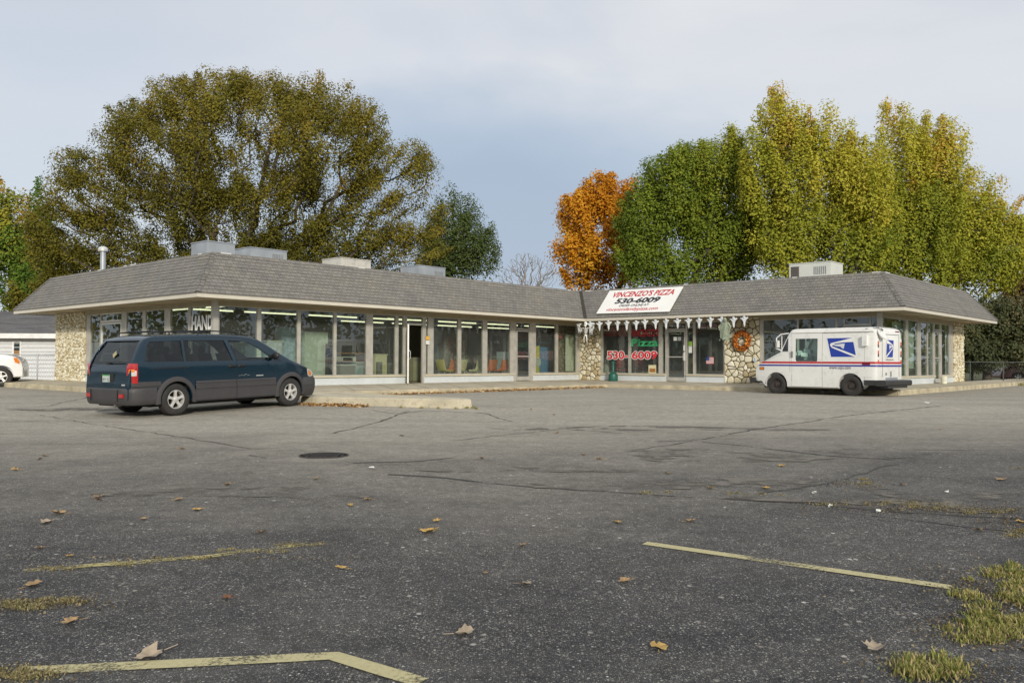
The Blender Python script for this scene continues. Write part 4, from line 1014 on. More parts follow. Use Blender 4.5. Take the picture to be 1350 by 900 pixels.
# bumpers
def rbox(mb,x0,x1,y0,y1,z0,z1,c=.03):
    P=[Vector((x0+c,y0,z0)),Vector((x1-c,y0,z0)),Vector((x1,y0,z0+c)),Vector((x1,y0,z1-c)),Vector((x1-c,y0,z1)),Vector((x0+c,y0,z1)),Vector((x0,y0,z1-c)),Vector((x0,y0,z0+c))]
    mb.prism(P,(0,y1-y0,0))
M_bump=mat('black_bumper',(.03,.03,.03),.6,0,.2,3)
mb=MB(); rbox(mb,2.06,2.26,-.93,.93,.36,.54); mb.box(1.9,2.1,-.4,.4,.4,.5); mb.build('front_bumper',M_bump,trk,clean=True)
mb=MB(); rbox(mb,-2.40,-2.06,-.97,.97,.34,.52,.04); mb.box(-2.1,-1.72,.86,.96,.36,.52); mb.box(-2.1,-1.72,-.96,-.86,.36,.52); mb.box(-2.36,-2.1,-.7,.7,.27,.34); mb.build('rear_bumper',M_bump,trk,clean=True)
mb=MB(); mb.box(-2.12,-2.10,-.55,.30,.44,.60); mb.build('step_plate',M_galv,trk)
mb=MB(); z0=.62
for y in (.52,-.70): mb.box(-2.106,-2.10,y-.006,y+.006,.62,1.93)
mb.box(-2.106,-2.10,-.70,.52,1.93,1.945); mb.build('rear_door_gap',mat('gap_grey'and'gap_dark',(.10,.10,.10),.7),trk)
# red/white conspicuity strips with lamps at the rear corners
for y in (.80,-.84):
    mb=MB()
    for k in range(8): mb.box(-2.114,-2.10,y-.03,y+.03,1.05+k*.095,1.05+k*.095+.09,mi=k%3)
    mb.build('reflector_strip',[mat('strip_orange',(.62,.12,.04),.4),M_white,mat('strip_dark',(.12,.04,.03),.5)],trk)
mb=MB(); mb.box(-2.10,-2.07,.42,.56,2.00,2.075); mb.box(-2.10,-2.07,-.75,-.45,2.02,2.06); mb.build('clearance_lamp',mat('dark_red_lens',(.18,.01,.02),.3),trk)
# round rear mirror on an arm, front mirror frames
mb=MB(); c=Vector((-2.22,.66,1.93)); mb.lathe((0,0,0),[(0,.0),(.19,.005),(.20,-.02),(.15,-.06),(0,-.09)],24,'z'); 
o=mb.build('round_mirror',[M_tw],trk,smooth=True); o.location=(-2.18,.70,1.96); o.rotation_euler=(R_(0),R_(-62),R_(0)); 
mb=MB(); mb.tube([(-2.0,.86,2.10),(-2.12,.84,2.13),(-2.2,.72,2.04)],.013); mb.tube([(-2.05,.45,2.13),(-2.2,.68,2.04)],.011); mb.tube([(-1.75,.88,2.10),(-2.0,.86,2.12)],.014); mb.build('mirror_arm',M_bump,trk)
for s in (-1,1):
    mb=MB(); mb.tube([(1.02,s*.89,1.42),(1.24,s*.98,1.52),(1.22,s*.99,1.86),(1.08,s*.96,1.98),(.82,s*.9,2.02)],.022,6); mb.tube([(1.08,s*.9,1.44),(1.02,s*1.0,1.93)],.016,6)
    mb.box(1.14,1.17,s*.99-.07,s*.99+.07,1.55,1.78); mb.build('wing_mirror',M_tw,trk)
# mail trays inside the window
mb=MB()
for i in range(14):
    x=.30+.55*random.random(); y=-.2+.8*random.random(); z=1.12+.22*random.random(); mb.obb((x,y,z),(.22*random.uniform(.5,1),.05,.02),(-.03,.25,0),(0,.02,.12*random.uniform(.5,1.5)))
mb.build('mail_pile',mat('mail_paper',(.62,.70,.68),.7,var=.3,scale=9),trk)
mb=MB(); mb.box(.05,.95,-.8,.8,1.0,1.12); mb.build('mail_tray',mat('dark_tray',(.07,.09,.08),.6),trk)
M_steel=mat('rusty_wheel',(.055,.045,.04),.6,.2,.35,14,dirt=.4)
for x in (-1.2765,1.2765):
    for s in (-1,1): wheel(trk,x,s*.80,.33,.20,s,.19,5,True,M_steel)
# ------------------------------------------------------------------ trees
def leafmesh(name,C,N,size,rnd,m,parent=None,loc=(0,0,0),aspect=.6):
    """C centres (n,3), N preferred normals (n,3), size (n,), rnd (n,)"""
    n=len(C); N=N/np.maximum(np.linalg.norm(N,axis=1,keepdims=True),1e-6)
    t=rng.normal(size=(n,3)); t-= (t*N).sum(1,keepdims=True)*N; t/=np.maximum(np.linalg.norm(t,axis=1,keepdims=True),1e-6); bt=np.cross(N,t)
    s=size[:,None]; f=rng.uniform(-.12,.12,(n,1))
    V=np.empty((n,4,3)); V[:,0]=C-t*s*.5; V[:,1]=C+bt*s*aspect*.5+N*s*f-t*s*.08; V[:,2]=C+t*s*.5+N*s*.12; V[:,3]=C-bt*s*aspect*.5+N*s*f-t*s*.08
    V=(V-np.array(loc)).reshape(-1,3).astype(np.float32)
    me=bpy.data.meshes.new(name); me.vertices.add(4*n); me.vertices.foreach_set('co',V.ravel())
    me.loops.add(4*n); me.loops.foreach_set('vertex_index',np.arange(4*n,dtype=np.int32)); me.polygons.add(n); me.polygons.foreach_set('loop_start',np.arange(0,4*n,4,dtype=np.int32))
    me.update(calc_edges=True); A=me.attributes.new('rnd','FLOAT','FACE'); A.data.foreach_set('value',rnd.astype(np.float32)); me.materials.append(m)
    o=bpy.data.objects.new(name,me); col.objects.link(o)
    if parent is not None: o.parent=parent
    return o
def branches(base,centres,trunk_top,r0,expo=.42,bend=.25,tipr=.012,seed=0,nseg=4):
    """greedy tree joining the crown centres to a trunk"""
    rd=np.random.default_rng(seed); nodes=[np.array(base,float),np.array(base)*.5+np.array(trunk_top)*.5,np.array(trunk_top,float)]; par=[-1,0,1]
    plen=[0,np.linalg.norm(nodes[1]-nodes[0]),np.linalg.norm(nodes[2]-nodes[0])]; tipc=[0,0,0]
    order=np.argsort(np.linalg.norm(centres-np.array(trunk_top),axis=1)); tips=[]
    for ci in order:
        c=centres[ci]; NN=np.array(nodes); d=np.linalg.norm(NN-c,axis=1)
        cost=d+expo*np.array(plen)+1.2*np.maximum(0,NN[:,2]-c[2]+.2); cost[0]+=100; cost[1]+=100
        k=int(np.argmin(cost)); p=nodes[k].copy(); L_=d[k]; n=max(2,int(L_/1.1)); q=k
        side=rd.normal(size=3)*.06*L_; 
        for i in range(1,n+1):
            t=i/n; x=p+(c-p)*t+side*math.sin(math.pi*t)+np.array([0,0,-bend*L_*.25*math.sin(math.pi*t)])
            if i<n: x=x+rd.normal(size=3)*.05*min(L_,2)
            nodes.append(x); par.append(q); plen.append(plen[q]+np.linalg.norm(x-nodes[q])); q=len(nodes)-1
        tips.append(q)
    cnt=np.zeros(len(nodes)); 
    for t in tips: cnt[t]=1
    for i in range(len(nodes)-1,0,-1): cnt[par[i]]+=cnt[i]
    cnt=np.maximum(cnt,1); rad=tipr*np.power(cnt,.5); rad*=1; sc_=r0/rad[0]; rad=tipr+(rad-tipr)*((r0-tipr)/(max(rad[0]-tipr,1e-6)))
    V=[];Fs=[]
    for i in range(1,len(nodes)):
        a_,c_=nodes[par[i]],nodes[i]; d=c_-a_; l=np.linalg.norm(d)
        if l<1e-5: continue
        d/=l; ref=np.array([0,0,1.]) if abs(d[2])<.9 else np.array([1.,0,0]); x=np.cross(d,ref); x/=np.linalg.norm(x); y=np.cross(d,x)
        m=7 if rad[i]>.06 else 4; ra,rb2=min(rad[par[i]],rad[i]*1.35),rad[i]; o=len(V)
        for (P,rr) in ((a_-d*rad[i]*.3,ra),(c_,rb2)):
            for k in range(m): t=2*math.pi*k/m; V.append(P+x*math.cos(t)*rr+y*math.sin(t)*rr)
        for k in range(m): Fs.append((o+k,o+(k+1)%m,o+m+(k+1)%m,o+m+k))
    return V,Fs,np.array([nodes[par[t]] for t in tips]),np.array([nodes[t] for t in tips])
M_bark=mat('tree_bark',(.075,.06,.045),.95,0,.3,6,bump=.5,bscale=20)
def tree(name,label,D,basepx,blobs,nc,nl,lsz,m,tuft=.5,seed=1,r0=.35,spread=.55,fill=.45,group=None,cat='tree',up=.25,base_z=None,crotch=.25,tint=(0,1),elong=1.0,tipr=.012,bark=None):
    """blobs: (px,py,rx,ry[,tone]) in photo pixels at distance D -> real lumps of crown, as deep as they are wide"""
    rd=np.random.default_rng(seed); global rng; rng=rd
    bx=at(basepx,480,D); base=np.array([bx.x,D,gz(bx.x,D)-.05])
    W=[]; vol=[]
    for q in blobs:
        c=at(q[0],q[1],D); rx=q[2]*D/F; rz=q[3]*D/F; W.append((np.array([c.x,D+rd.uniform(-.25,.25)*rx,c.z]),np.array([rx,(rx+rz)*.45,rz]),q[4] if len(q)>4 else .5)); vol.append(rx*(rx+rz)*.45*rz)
    vol=np.array(vol)**.75; vol/=vol.sum(); cs=[];tone=[]
    while len(cs)<nc:
        k=rd.choice(len(W),p=vol); c,r_,t_=W[k]; d=rd.normal(size=3); d/=np.linalg.norm(d); rr=rd.uniform(fill**2,1)**.5; p=c+d*r_*rr
        if p[2]<base[2]+1.0: continue
        # push out of deep inside of other blobs now and then
        inside=sum(1 for c2,r2,_ in W if (((p-c2)/r2)**2).sum()<.35)
        if inside and rd.random()<.7: continue
        cs.append(p); tone.append(t_+rd.normal()*.13)
    cs=np.array(cs); tone=np.array(tone)
    mid=np.average([w[0] for w in W],axis=0); top=base+np.array([ (mid[0]-base[0])*.15,0,(mid[2]-base[2])*crotch+1.0])
    V,Fs,pn,tn=branches(base,cs,top,r0,seed=seed,tipr=tipr)
    root=thing(name,label,cat,tuple(base),group=group)
    mb=MB(); mb.v=[tuple(p-base) for p in V]; mb.f=Fs; mb.mi=[0]*len(Fs); mb.build('trunk',bark or M_bark,root,smooth=True,angle=60)
    if nl:
        # leaves gather along the last reach of each twig
        order=tn; out=order-top; out/=np.maximum(np.linalg.norm(out,axis=1,keepdims=True),1e-6)
        k=np.repeat(np.arange(len(order)),nl); n=len(k)
        bd=rd.normal(size=(n,3)); bd/=np.linalg.norm(bd,axis=1,keepdims=True); along=rd.uniform(-1,1,(n,1))*spread*elong*1.1+.1; rnd_=bd*rd.random((n,1))**.45*spread*1.25*np.repeat(rd.uniform(.55,1.5,(len(order),1)),nl,axis=0)
        dirn=out[k]*1.0+np.array([0,0,up]); dirn/=np.linalg.norm(dirn,axis=1,keepdims=True)
        C=order[k]+dirn*along*tuft*1.9+rnd_*(1-.45*(along/(spread*elong*1.1)))*np.array([1,1,.8])
        # spray tips
        N=out[k]*.35+bd*.9+rd.normal(size=(n,3))*.28+np.array([0,-.15,.4])
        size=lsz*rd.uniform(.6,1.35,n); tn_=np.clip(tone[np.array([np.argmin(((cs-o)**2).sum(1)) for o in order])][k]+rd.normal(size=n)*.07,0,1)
        keep=C[:,2]>base[2]+.3; C,N,size,tn_=C[keep],N[keep],size[keep],tn_[keep]
        leafmesh('crown',C,N,size,tn_,m,root,loc=tuple(base))
    return root
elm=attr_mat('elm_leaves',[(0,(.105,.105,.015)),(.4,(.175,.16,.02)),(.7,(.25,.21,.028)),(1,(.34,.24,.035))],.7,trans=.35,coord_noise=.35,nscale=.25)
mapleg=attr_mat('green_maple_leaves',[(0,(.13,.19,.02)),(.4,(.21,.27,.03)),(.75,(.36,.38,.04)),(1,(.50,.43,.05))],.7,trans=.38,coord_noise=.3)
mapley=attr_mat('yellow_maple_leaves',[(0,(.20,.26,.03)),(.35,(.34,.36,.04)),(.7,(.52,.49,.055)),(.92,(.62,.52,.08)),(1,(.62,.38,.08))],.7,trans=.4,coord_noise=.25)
orng=attr_mat('orange_leaves',[(0,(.42,.17,.012)),(.4,(.62,.28,.018)),(.75,(.76,.40,.03)),(1,(.80,.48,.05))],.7,trans=.4,coord_noise=.4)
darkg=attr_mat('dark_green_leaves',[(0,(.05,.075,.02)),(.5,(.085,.12,.03)),(1,(.15,.18,.045))],.7,trans=.2,coord_noise=.3)
mixl=attr_mat('turning_leaves',[(0,(.07,.15,.02)),(.6,(.17,.25,.03)),(.88,(.42,.38,.05)),(1,(.52,.26,.05))],.7,trans=.3,coord_noise=.6,nscale=.3)
brn=attr_mat('bronze_evergreen',[(0,(.035,.05,.022)),(.5,(.08,.09,.036)),(.8,(.13,.105,.05)),(1,(.18,.115,.065))],.8,trans=.1,coord_noise=.5,nscale=.5)
redb=attr_mat('russet_leaves',[(0,(.09,.07,.02)),(.5,(.15,.10,.025)),(1,(.24,.13,.03))],.8,trans=.25,coord_noise=.4)
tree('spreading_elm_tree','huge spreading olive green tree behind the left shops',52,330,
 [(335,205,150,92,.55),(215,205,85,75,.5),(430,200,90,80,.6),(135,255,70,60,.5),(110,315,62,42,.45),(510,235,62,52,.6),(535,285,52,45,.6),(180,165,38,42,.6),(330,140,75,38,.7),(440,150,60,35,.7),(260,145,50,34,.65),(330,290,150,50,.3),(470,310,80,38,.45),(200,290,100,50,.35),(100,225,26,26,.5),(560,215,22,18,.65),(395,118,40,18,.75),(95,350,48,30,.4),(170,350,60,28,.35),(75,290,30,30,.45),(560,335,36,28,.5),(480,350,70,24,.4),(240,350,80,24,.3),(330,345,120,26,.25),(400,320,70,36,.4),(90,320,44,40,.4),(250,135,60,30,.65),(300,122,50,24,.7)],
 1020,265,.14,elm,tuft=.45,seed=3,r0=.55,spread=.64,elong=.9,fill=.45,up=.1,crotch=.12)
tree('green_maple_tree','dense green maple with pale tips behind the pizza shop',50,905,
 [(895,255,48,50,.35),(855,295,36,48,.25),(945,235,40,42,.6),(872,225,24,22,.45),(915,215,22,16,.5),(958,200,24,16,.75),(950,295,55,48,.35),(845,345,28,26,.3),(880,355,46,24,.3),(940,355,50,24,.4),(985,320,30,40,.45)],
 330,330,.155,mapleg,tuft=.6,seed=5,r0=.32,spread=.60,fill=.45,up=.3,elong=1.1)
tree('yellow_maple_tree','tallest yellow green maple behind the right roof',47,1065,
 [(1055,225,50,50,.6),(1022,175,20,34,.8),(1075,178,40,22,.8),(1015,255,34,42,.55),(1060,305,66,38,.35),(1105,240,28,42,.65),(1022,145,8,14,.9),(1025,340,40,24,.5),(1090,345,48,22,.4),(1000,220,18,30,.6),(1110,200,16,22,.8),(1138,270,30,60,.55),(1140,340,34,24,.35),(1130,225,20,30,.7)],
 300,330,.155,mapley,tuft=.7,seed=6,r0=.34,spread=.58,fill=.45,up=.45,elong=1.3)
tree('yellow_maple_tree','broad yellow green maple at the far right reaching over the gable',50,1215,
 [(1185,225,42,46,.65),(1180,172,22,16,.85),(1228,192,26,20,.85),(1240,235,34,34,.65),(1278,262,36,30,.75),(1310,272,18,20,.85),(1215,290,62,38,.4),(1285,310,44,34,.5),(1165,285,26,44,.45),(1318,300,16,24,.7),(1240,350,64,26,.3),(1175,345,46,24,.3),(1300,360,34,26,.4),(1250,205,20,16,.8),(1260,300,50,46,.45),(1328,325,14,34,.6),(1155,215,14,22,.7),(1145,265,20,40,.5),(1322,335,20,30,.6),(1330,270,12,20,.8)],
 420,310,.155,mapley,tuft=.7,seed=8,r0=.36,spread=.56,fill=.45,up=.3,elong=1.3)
tree('orange_maple_tree','blazing orange maple beside the green maple',55,795,
 [(795,310,48,62,.6),(815,250,24,34,.35),(775,290,34,40,.6),(765,340,28,40,.65),(815,330,34,50,.4),(790,260,28,24,.6)],
 150,300,.19,orng,tuft=.5,seed=9,r0=.25,spread=.55,fill=.6,up=.3)
tree('dark_green_tree','small dark green feathery tree right of the huge olive tree',60,600,
 [(600,285,28,28,.5),(610,325,40,32,.45),(575,315,22,24,.3),(625,345,32,22,.4),(585,350,30,22,.3),(635,335,18,20,.4),(595,265,12,12,.6)],
 120,260,.15,darkg,tuft=.6,seed=10,r0=.2,spread=.62,fill=.4,up=.1)
tree('turning_tree','small half turned green and orange tree at the left edge',62,25,
 [(22,300,34,36,.7),(10,345,36,36,.4),(52,330,26,40,.4),(64,275,12,34,.1),(30,385,48,30,.3),(-25,330,40,55,.5),(8,275,16,22,.8)],
 150,220,.22,mixl,tuft=.8,seed=12,r0=.22,spread=.62,fill=.4,up=.6)
tree('red_tipped_tree','reddish olive shrubby tree below the big tree at left',56,70,[(70,350,40,34,.7),(45,395,40,24,.5),(95,385,45,26,.5)],70,200,.2,elm,seed=13,r0=.16,spread=.6)
tree('bare_tree','leafless grey tree beyond the roof in the sky gap',75,697,
 [(697,360,26,30),(668,368,16,20),(720,365,18,22),(690,345,20,14),(697,345,14,16)],420,0,.1,darkg,seed=14,r0=.16,fill=.1,up=1,tipr=.014,bark=mat('grey_bark',(.26,.23,.21),.9))
tree('juniper_tree','dusky brown green evergreen by the right end of the shops',46,1300,
 [(1300,440,48,34,.5),(1345,440,40,40,.5),(1270,450,22,30,.45),(1320,415,45,16,.55),(1385,430,40,50,.5),(1310,470,50,18,.3),(1282,478,24,14,.4),(1345,480,30,12,.4)],
 210,230,.15,brn,tuft=.5,seed=15,r0=.22,spread=.5,fill=.3,up=-.2,crotch=.05)
tree('russet_tree','russet brown tree at the right edge of the photo',58,1362,
 [(1360,345,36,40,.5),(1350,385,34,30,.4),(1395,370,44,60,.5)],100,220,.2,redb,seed=16,r0=.2,spread=.6,fill=.4)
tree('green_shrub','bright green shrub behind the fence at the right end of the shops',47.5,1281,[(1281,455,16,24,.5),(1290,478,22,14,.4)],50,150,.14,mapleg,seed=18,r0=.08,spread=.4,crotch=.02,fill=.2)
tree('green_shrub','wide leafy bush under the russet tree at the right photo edge',52,1350,[(1350,460,36,20,.5),(1385,470,30,24,.5)],70,160,.15,mapleg,seed=19,r0=.08,spread=.45,crotch=.02,fill=.2)
# far belt of woods: one mass, its unseen ring added to darken window reflections
def woods():
    n=0; Cs=[];Ns=[];sz=[];tn=[]
    rd=np.random.default_rng(44)
    for k in range(560):
        t=2*math.pi*k/560+rd.normal()*.004; R0=rd.uniform(105,135); h=rd.uniform(4.5,8.5)+2.0*math.sin(t*7)+1.2*math.sin(t*17+1)
        if abs(math.atan2(math.sin(t-math.pi/2),math.cos(t-math.pi/2)))>.75: h+=3.5; m_=150
        else: m_=260; h*=.80
        c=np.array([R0*math.cos(t),R0*math.sin(t),0])
        d=rd.normal(size=(m_,3)); d/=np.linalg.norm(d,axis=1,keepdims=True); q=d*np.array([2.2,2.2,h*.5])*rd.uniform(.7,1.05,(m_,1)); q[:,2]+=h*.5
        Cs.append(c+q); Ns.append(d+rd.normal(size=(m_,3))*.5); sz.append(rd.uniform(.5,1.0,m_)); tn.append(np.clip(rd.uniform(.1,.9)+rd.normal(size=m_)*.1,0,1))
    o=leafmesh('far_woods',np.concatenate(Cs),np.concatenate(Ns),np.concatenate(sz),np.concatenate(tn),attr_mat('woods_leaves',[(0,(.05,.08,.015)),(.4,(.10,.13,.02)),(.7,(.17,.17,.03)),(1,(.26,.17,.035))],.8,trans=.2),aspect=.8)
    kind(o,'stuff'); tag(o,'low belt of autumn woods on the horizon, ring added for window reflections','woods')
woods()
# ------------------------------------------------------------------ roof things
def cab(name,label,px0,px1,D,ztop,depth,U,m,louv=True,door=False,zbase=4.40,cat='roof unit',g='cabinets on the flat roof'):
    p0=at(px0,400,D); 
    V=Z.cross(U); 
    # width along U so that the box spans px0..px1
    c=Vector((at((px0+px1)/2,400,D).x,D,zbase)); wpx=(px1-px0)*D/F
    w=wpx*.86; root=thing(name,label,cat,c,(0,0,math.atan2(U.y,U.x)),g)
    h=ztop-zbase
    mb=MB(); mb.box(-w/2,w/2,-depth/2,depth/2,0,h); mb.box(-w/2-.02,w/2+.02,-depth/2-.02,depth/2+.02,h,h+.03); mb.build('cabinet',m,root)
    if louv:
        mb=MB()
        for k in range(7): mb.box(w*.10+k*w*.045,w*.10+k*w*.045+w*.02,-depth/2-.012,-depth/2-.001,h*.55,h*.85)
        mb.box(w*.16,w*.30,-depth/2-.012,-depth/2-.001,h*.3,h*.42)
        mb.build('louvre',mat('louvre_grey',(.22,.23,.23),.6),root)
    if door: mb=MB(); mb.box(-w*.46,-w*.26,-depth/2-.012,-depth/2-.001,.05,h*.9); mb.build('coil_panel',mat('coil_brown',(.10,.085,.075),.7),root)
    return root
UA,UB=a,b
cab('roof_duct','tall galvanised duct box above the left roof corner',257,303,27.5,5.17,1.0,UA,M_galv,False,cat='duct box')
cab('roof_cooler','low galvanised cooler with slotted side right of the duct box',311,374,30,5.28,1.1,UA,M_galv,True,cat='cooler')
cab('roof_air_conditioner','rust streaked cream unit in the middle of the left roof',428,485,34,5.42,1.2,UA,mat('rusty_cabinet',(.62,.60,.54),.5,.1,.1,1.2,dirt=.6),False)
cab('roof_cooler','low galvanised cooler nearest to the roof valley',530,585,38,5.58,1.2,UA,M_galv,True,cat='cooler')
cab('roof_air_conditioner','white air conditioner with dark coil opening on the right roof',1044,1108,35,5.46,1.3,UB,M_acw,True,True)
c=at(135,400,31); vp=thing('vent_pipe','thin galvanised flue with round cap on the left roof','vent pipe',(c.x,31,4.35))
mb=MB(); mb.lathe((0,0,0),[(.10,0),(.10,1.02)],14); mb.build('pipe',M_galv,vp,smooth=True)
mb=MB(); mb.lathe((0,0,1.0),[(.11,0),(.17,.02),(.175,.10),(.13,.17),(.05,.20),(0,.205)],14); mb.build('cap',mat('bright_cap',(.72,.72,.70),.35,.5),vp,smooth=True)
c=at(303,400,29); vp=thing('roof_turbine_vent','small white roof vent beside the duct box','roof vent',(c.x,29,4.4)); mb=MB(); mb.lathe((0,0,0),[(.07,0),(.07,.5),(.14,.55),(.14,.68),(.04,.74),(0,.75)],10); mb.build('vent_body',M_white,vp)
# ------------------------------------------------------------------ pizza sign lying on the mansard
O=I; E1=b; sl_=Vector((a.x*SB,a.y*SB,ZR-ZE)).normalized(); nrm=E1.cross(sl_); nrm=-nrm if nrm.z<0 else nrm
def mans(px,py): return onplane(px,py,I+Z*(ZE+.06)-a*.02,nrm)
q=[mans(786.7,414.3),mans(882.7,411.6),mans(901.3,378.7),mans(804.4,384.3)]
sg=thing('pizza_sign','white slanted board with red and black pizza shop lettering on the mansard roof','sign',q[0])
mb=MB(); mb.prism([p+nrm*.02 for p in q],nrm*.03); sbm=mb.build('board',mat('sign_white',(.80,.80,.77),.5,var=.03),sg,world=True)
def sfn(s,t,h=.055):   # s along, t up in the board
    return q[0]*(1-s)*(1-t)+q[1]*s*(1-t)+q[2]*s*t+q[3]*(1-s)*t+nrm*h
M_sr=mat('sign_red',(.50,.02,.03),.5,var=.05); M_sk=mat('sign_black',(.02,.02,.025),.5)
mb=MB()
def srow(txt,s0,s1,t0,t1,bold,mi,h0=None): text_to(mb,txt,lambda s,t:sfn(s0+(s1-s0)*s,t0+(t1-t0)*t+.0*s),bold,.12,mi)
srow("VINCENZO'S PIZZA",.09,.93,.68,.92,.03,0); srow('530-6009',.18,.79,.39,.63,.045,1); srow('ORDER ONLINE AT:',.27,.68,.26,.36,.02,1); srow('vincenzosfamilypizza.com',.12,.83,.05,.22,.016,0)
mb.build('lettering',[M_sr,M_sk],sbm,world=True)
# ------------------------------------------------------------------ window lettering and papers (parts of the shop)
def lettering(F_,name,rows,n=.012,holder=None):
    mb=MB()
    for txt,px0,px1,py0,py1,bold,mi,shear in rows:   # py0 top py1 bottom
        u0,z1=F_.uz(px0,py0,n); u1,_=F_.uz(px1,py0,n); _,z0=F_.uz(px0,py1,n); 
        _,z0b=F_.uz(px1,py1,n); z0=(z0+z0b)/2
        _,z1b=F_.uz(px1,py0,n); z1=(z1+z1b)/2
        if F_ in (FL,): pass
        bx=None
        bo=[b for b in ([.075,.03] if bold=='outline' else [bold])]
        if bold=='outline':
            bx=text_to(MB(),txt,lambda s,t:Vector((s,t,0)),.03)
            text_to(mb,txt,lambda s,t:F_.p(u0+(u1-u0)*s,n,z0+(z1-z0)*t),.075,0,mi[1],pad=bx)
            text_to(mb,txt,lambda s,t:F_.p(u0+(u1-u0)*s,n+.002,z0+(z1-z0)*t),.03,0,mi[0],pad=bx)
        else: text_to(mb,txt,lambda s,t:F_.p(u0+(u1-u0)*s,n,z0+(z1-z0)*t),bold,shear,mi)
    return bb(mb,name,LM)
LM=[mat('letter_red',(.62,.03,.05),.5),mat('letter_white',(.80,.80,.78),.5),mat('letter_green',(.04,.38,.15),.5),mat('letter_grey',(.55,.60,.62),.5)]
lettering(FB,'window_lettering',[("530-",800.6,828,462.5,473.6,'outline',(0,1),0),("6009",833,866.3,462.5,473.6,'outline',(0,1),0)])
lettering(FB,'window_lettering',[("VINCENZO'S",832.5,868,433.5,443.5,.012,0,0),("Pizza",832,868,446.5,456.5,.028,2,0)])
lettering(FL,'window_lettering',[("HAND",252.5,281,415.5,435,.04,1,0)],.022)
lettering(FB,'house_number',[("1748",886,897,428.2,431,.02,3,0)],.05)
def panel(F_,name,px0,px1,py0,py1,n,m,label=None,t=.004,parent=None):
    u0,z1=F_.uz(px0,py0,n); u1,z0=F_.uz(px1,py1,n); mb=MB(); F_.box(mb,min(u0,u1),max(u0,u1),n,n+t,z0,z1); o=bb(mb,name,m,parent)
    if label: o['label']=label
    return o
Mpap=mat('paper_white',(.70,.72,.68),.7,var=.05); Mgr=mat('lime_paper',(.28,.50,.06),.6); Myl=mat('cream_poster',(.66,.60,.38),.7,var=.1,scale=14)
panel(FB,'door_notice',888,892.5,444,449,.03,Mpap); panel(FB,'door_notice',893.5,898,444,449,.03,Mgr and mat('grey_paper',(.45,.47,.47),.7))
panel(FB,'window_notice',907.5,912.5,450,455.5,.01,Mgr); panel(FB,'window_notice',907.8,912.3,456,465,.01,Mpap); panel(FB,'door_sticker',901,903,455,462,.03,Mpap)
panel(FB,'door_sticker',901.5,903.5,464,475,.035,Mpap)
o=panel(FB,'menu_poster',855,865,481,492,.01,Myl,'small cream poster at the bottom of the pizza shop window'); 
panel(FB,'poster_picture',856.3,864,485.5,490.5,.016,mat('poster_food',(.35,.16,.04),.7,var=.6,scale=25),parent=o); mb=MB()
panel(FA,'window_notice',561.5,566,443,448,.055,mat('amber_paper',(.75,.42,.05),.6),'amber notice beside the open door'); panel(FA,'window_notice',561.5,566,448.6,454,.056,Mpap)
panel(FB,'window_valance',796,828.5,430.5,443,-.15,mat('red_cloth',(.26,.035,.04),.9),'red valance behind the left pizza window'); panel(FB,'window_valance',832,868.4,430.5,432,-.15,MATS['red_cloth']); panel(FB,'window_valance',917.5,921.5,429,441,-.15,MATS['red_cloth']); panel(FB,'window_valance',922,954,428,431.5,-.15,MATS['red_cloth'])
# small flag sticker
fl=panel(FB,'flag_sticker',931,941,470.5,479.5,.012,Mpap); fb=MB()
u0,z1=FB.uz(931,470.5,.018); u1,z0=FB.uz(941,479.5,.018)
for k in range(7): FB.box(fb,u0,u1,.018,.0195,z0+(z1-z0)*(k*2)/13,z0+(z1-z0)*(k*2+1)/13)
bb(fb,'flag_stripes',mat('flag_red',(.55,.10,.14),.6),fl); fb=MB(); FB.box(fb,u0,u0+(u1-u0)*.42,.0205,.022,z0+(z1-z0)*.5,z1); bb(fb,'flag_canton',mat('flag_blue',(.04,.10,.32),.6),fl)
# blinds in the right end
M_blind=mat('pale_green_blind',(.42,.50,.42),.8,var=.05)
panel(FR,'window_blind',1176,1193,424,497,-.14,M_blind); panel(FR,'window_blind',1197.3,1208.8,424,485.5,-.14,M_blind); panel(FR,'window_curtain',1222,1230,424,492,-.2,mat('white_curtain',(.55,.60,.58),.8),'white curtain beside the right end door')
def curtain(F_,px0,px1,z0,z1,n,m,name):
    u0,u1=sorted((F_.u(px0,n),F_.u(px1,n))); mb=MB(); N_=24; v=[];f=[]
    for i in range(N_+1):
        u=u0+(u1-u0)*i/N_; d=n+.035*math.sin(i*1.6)
        v+=[F_.p(u,d,z0),F_.p(u,d,z1)]
    for i in range(N_): f.append((2*i,2*i+2,2*i+3,2*i+1))
    mb.add(v,f); return bb(mb,name,m)
curtain(FR,1246,1250.4,ZS,ZT,-.12,MATS['white_curtain'],'window_curtain')
# white sheet and inside stone seen in the last laundry window
panel(FA,'paper_sheet',745.5,757.5,440.5,489,-.25,mat('cream_sheet',(.56,.58,.46),.8,var=.05),'tall cream paper sheet in the last laundry window')
panel(FA,'red_notice',736,741,440,446,-.2,mat('red_notice_paint',(.45,.04,.03),.6))
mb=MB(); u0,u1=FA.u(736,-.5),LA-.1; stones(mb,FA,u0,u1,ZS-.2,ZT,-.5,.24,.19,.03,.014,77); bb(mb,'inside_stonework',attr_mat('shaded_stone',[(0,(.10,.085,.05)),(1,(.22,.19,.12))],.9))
mb=MB(); FA.box(mb,u0,u1,-.6,-.49,ZS-.25,ZT); bb(mb,'inside_stonework_wall',M_mortar)
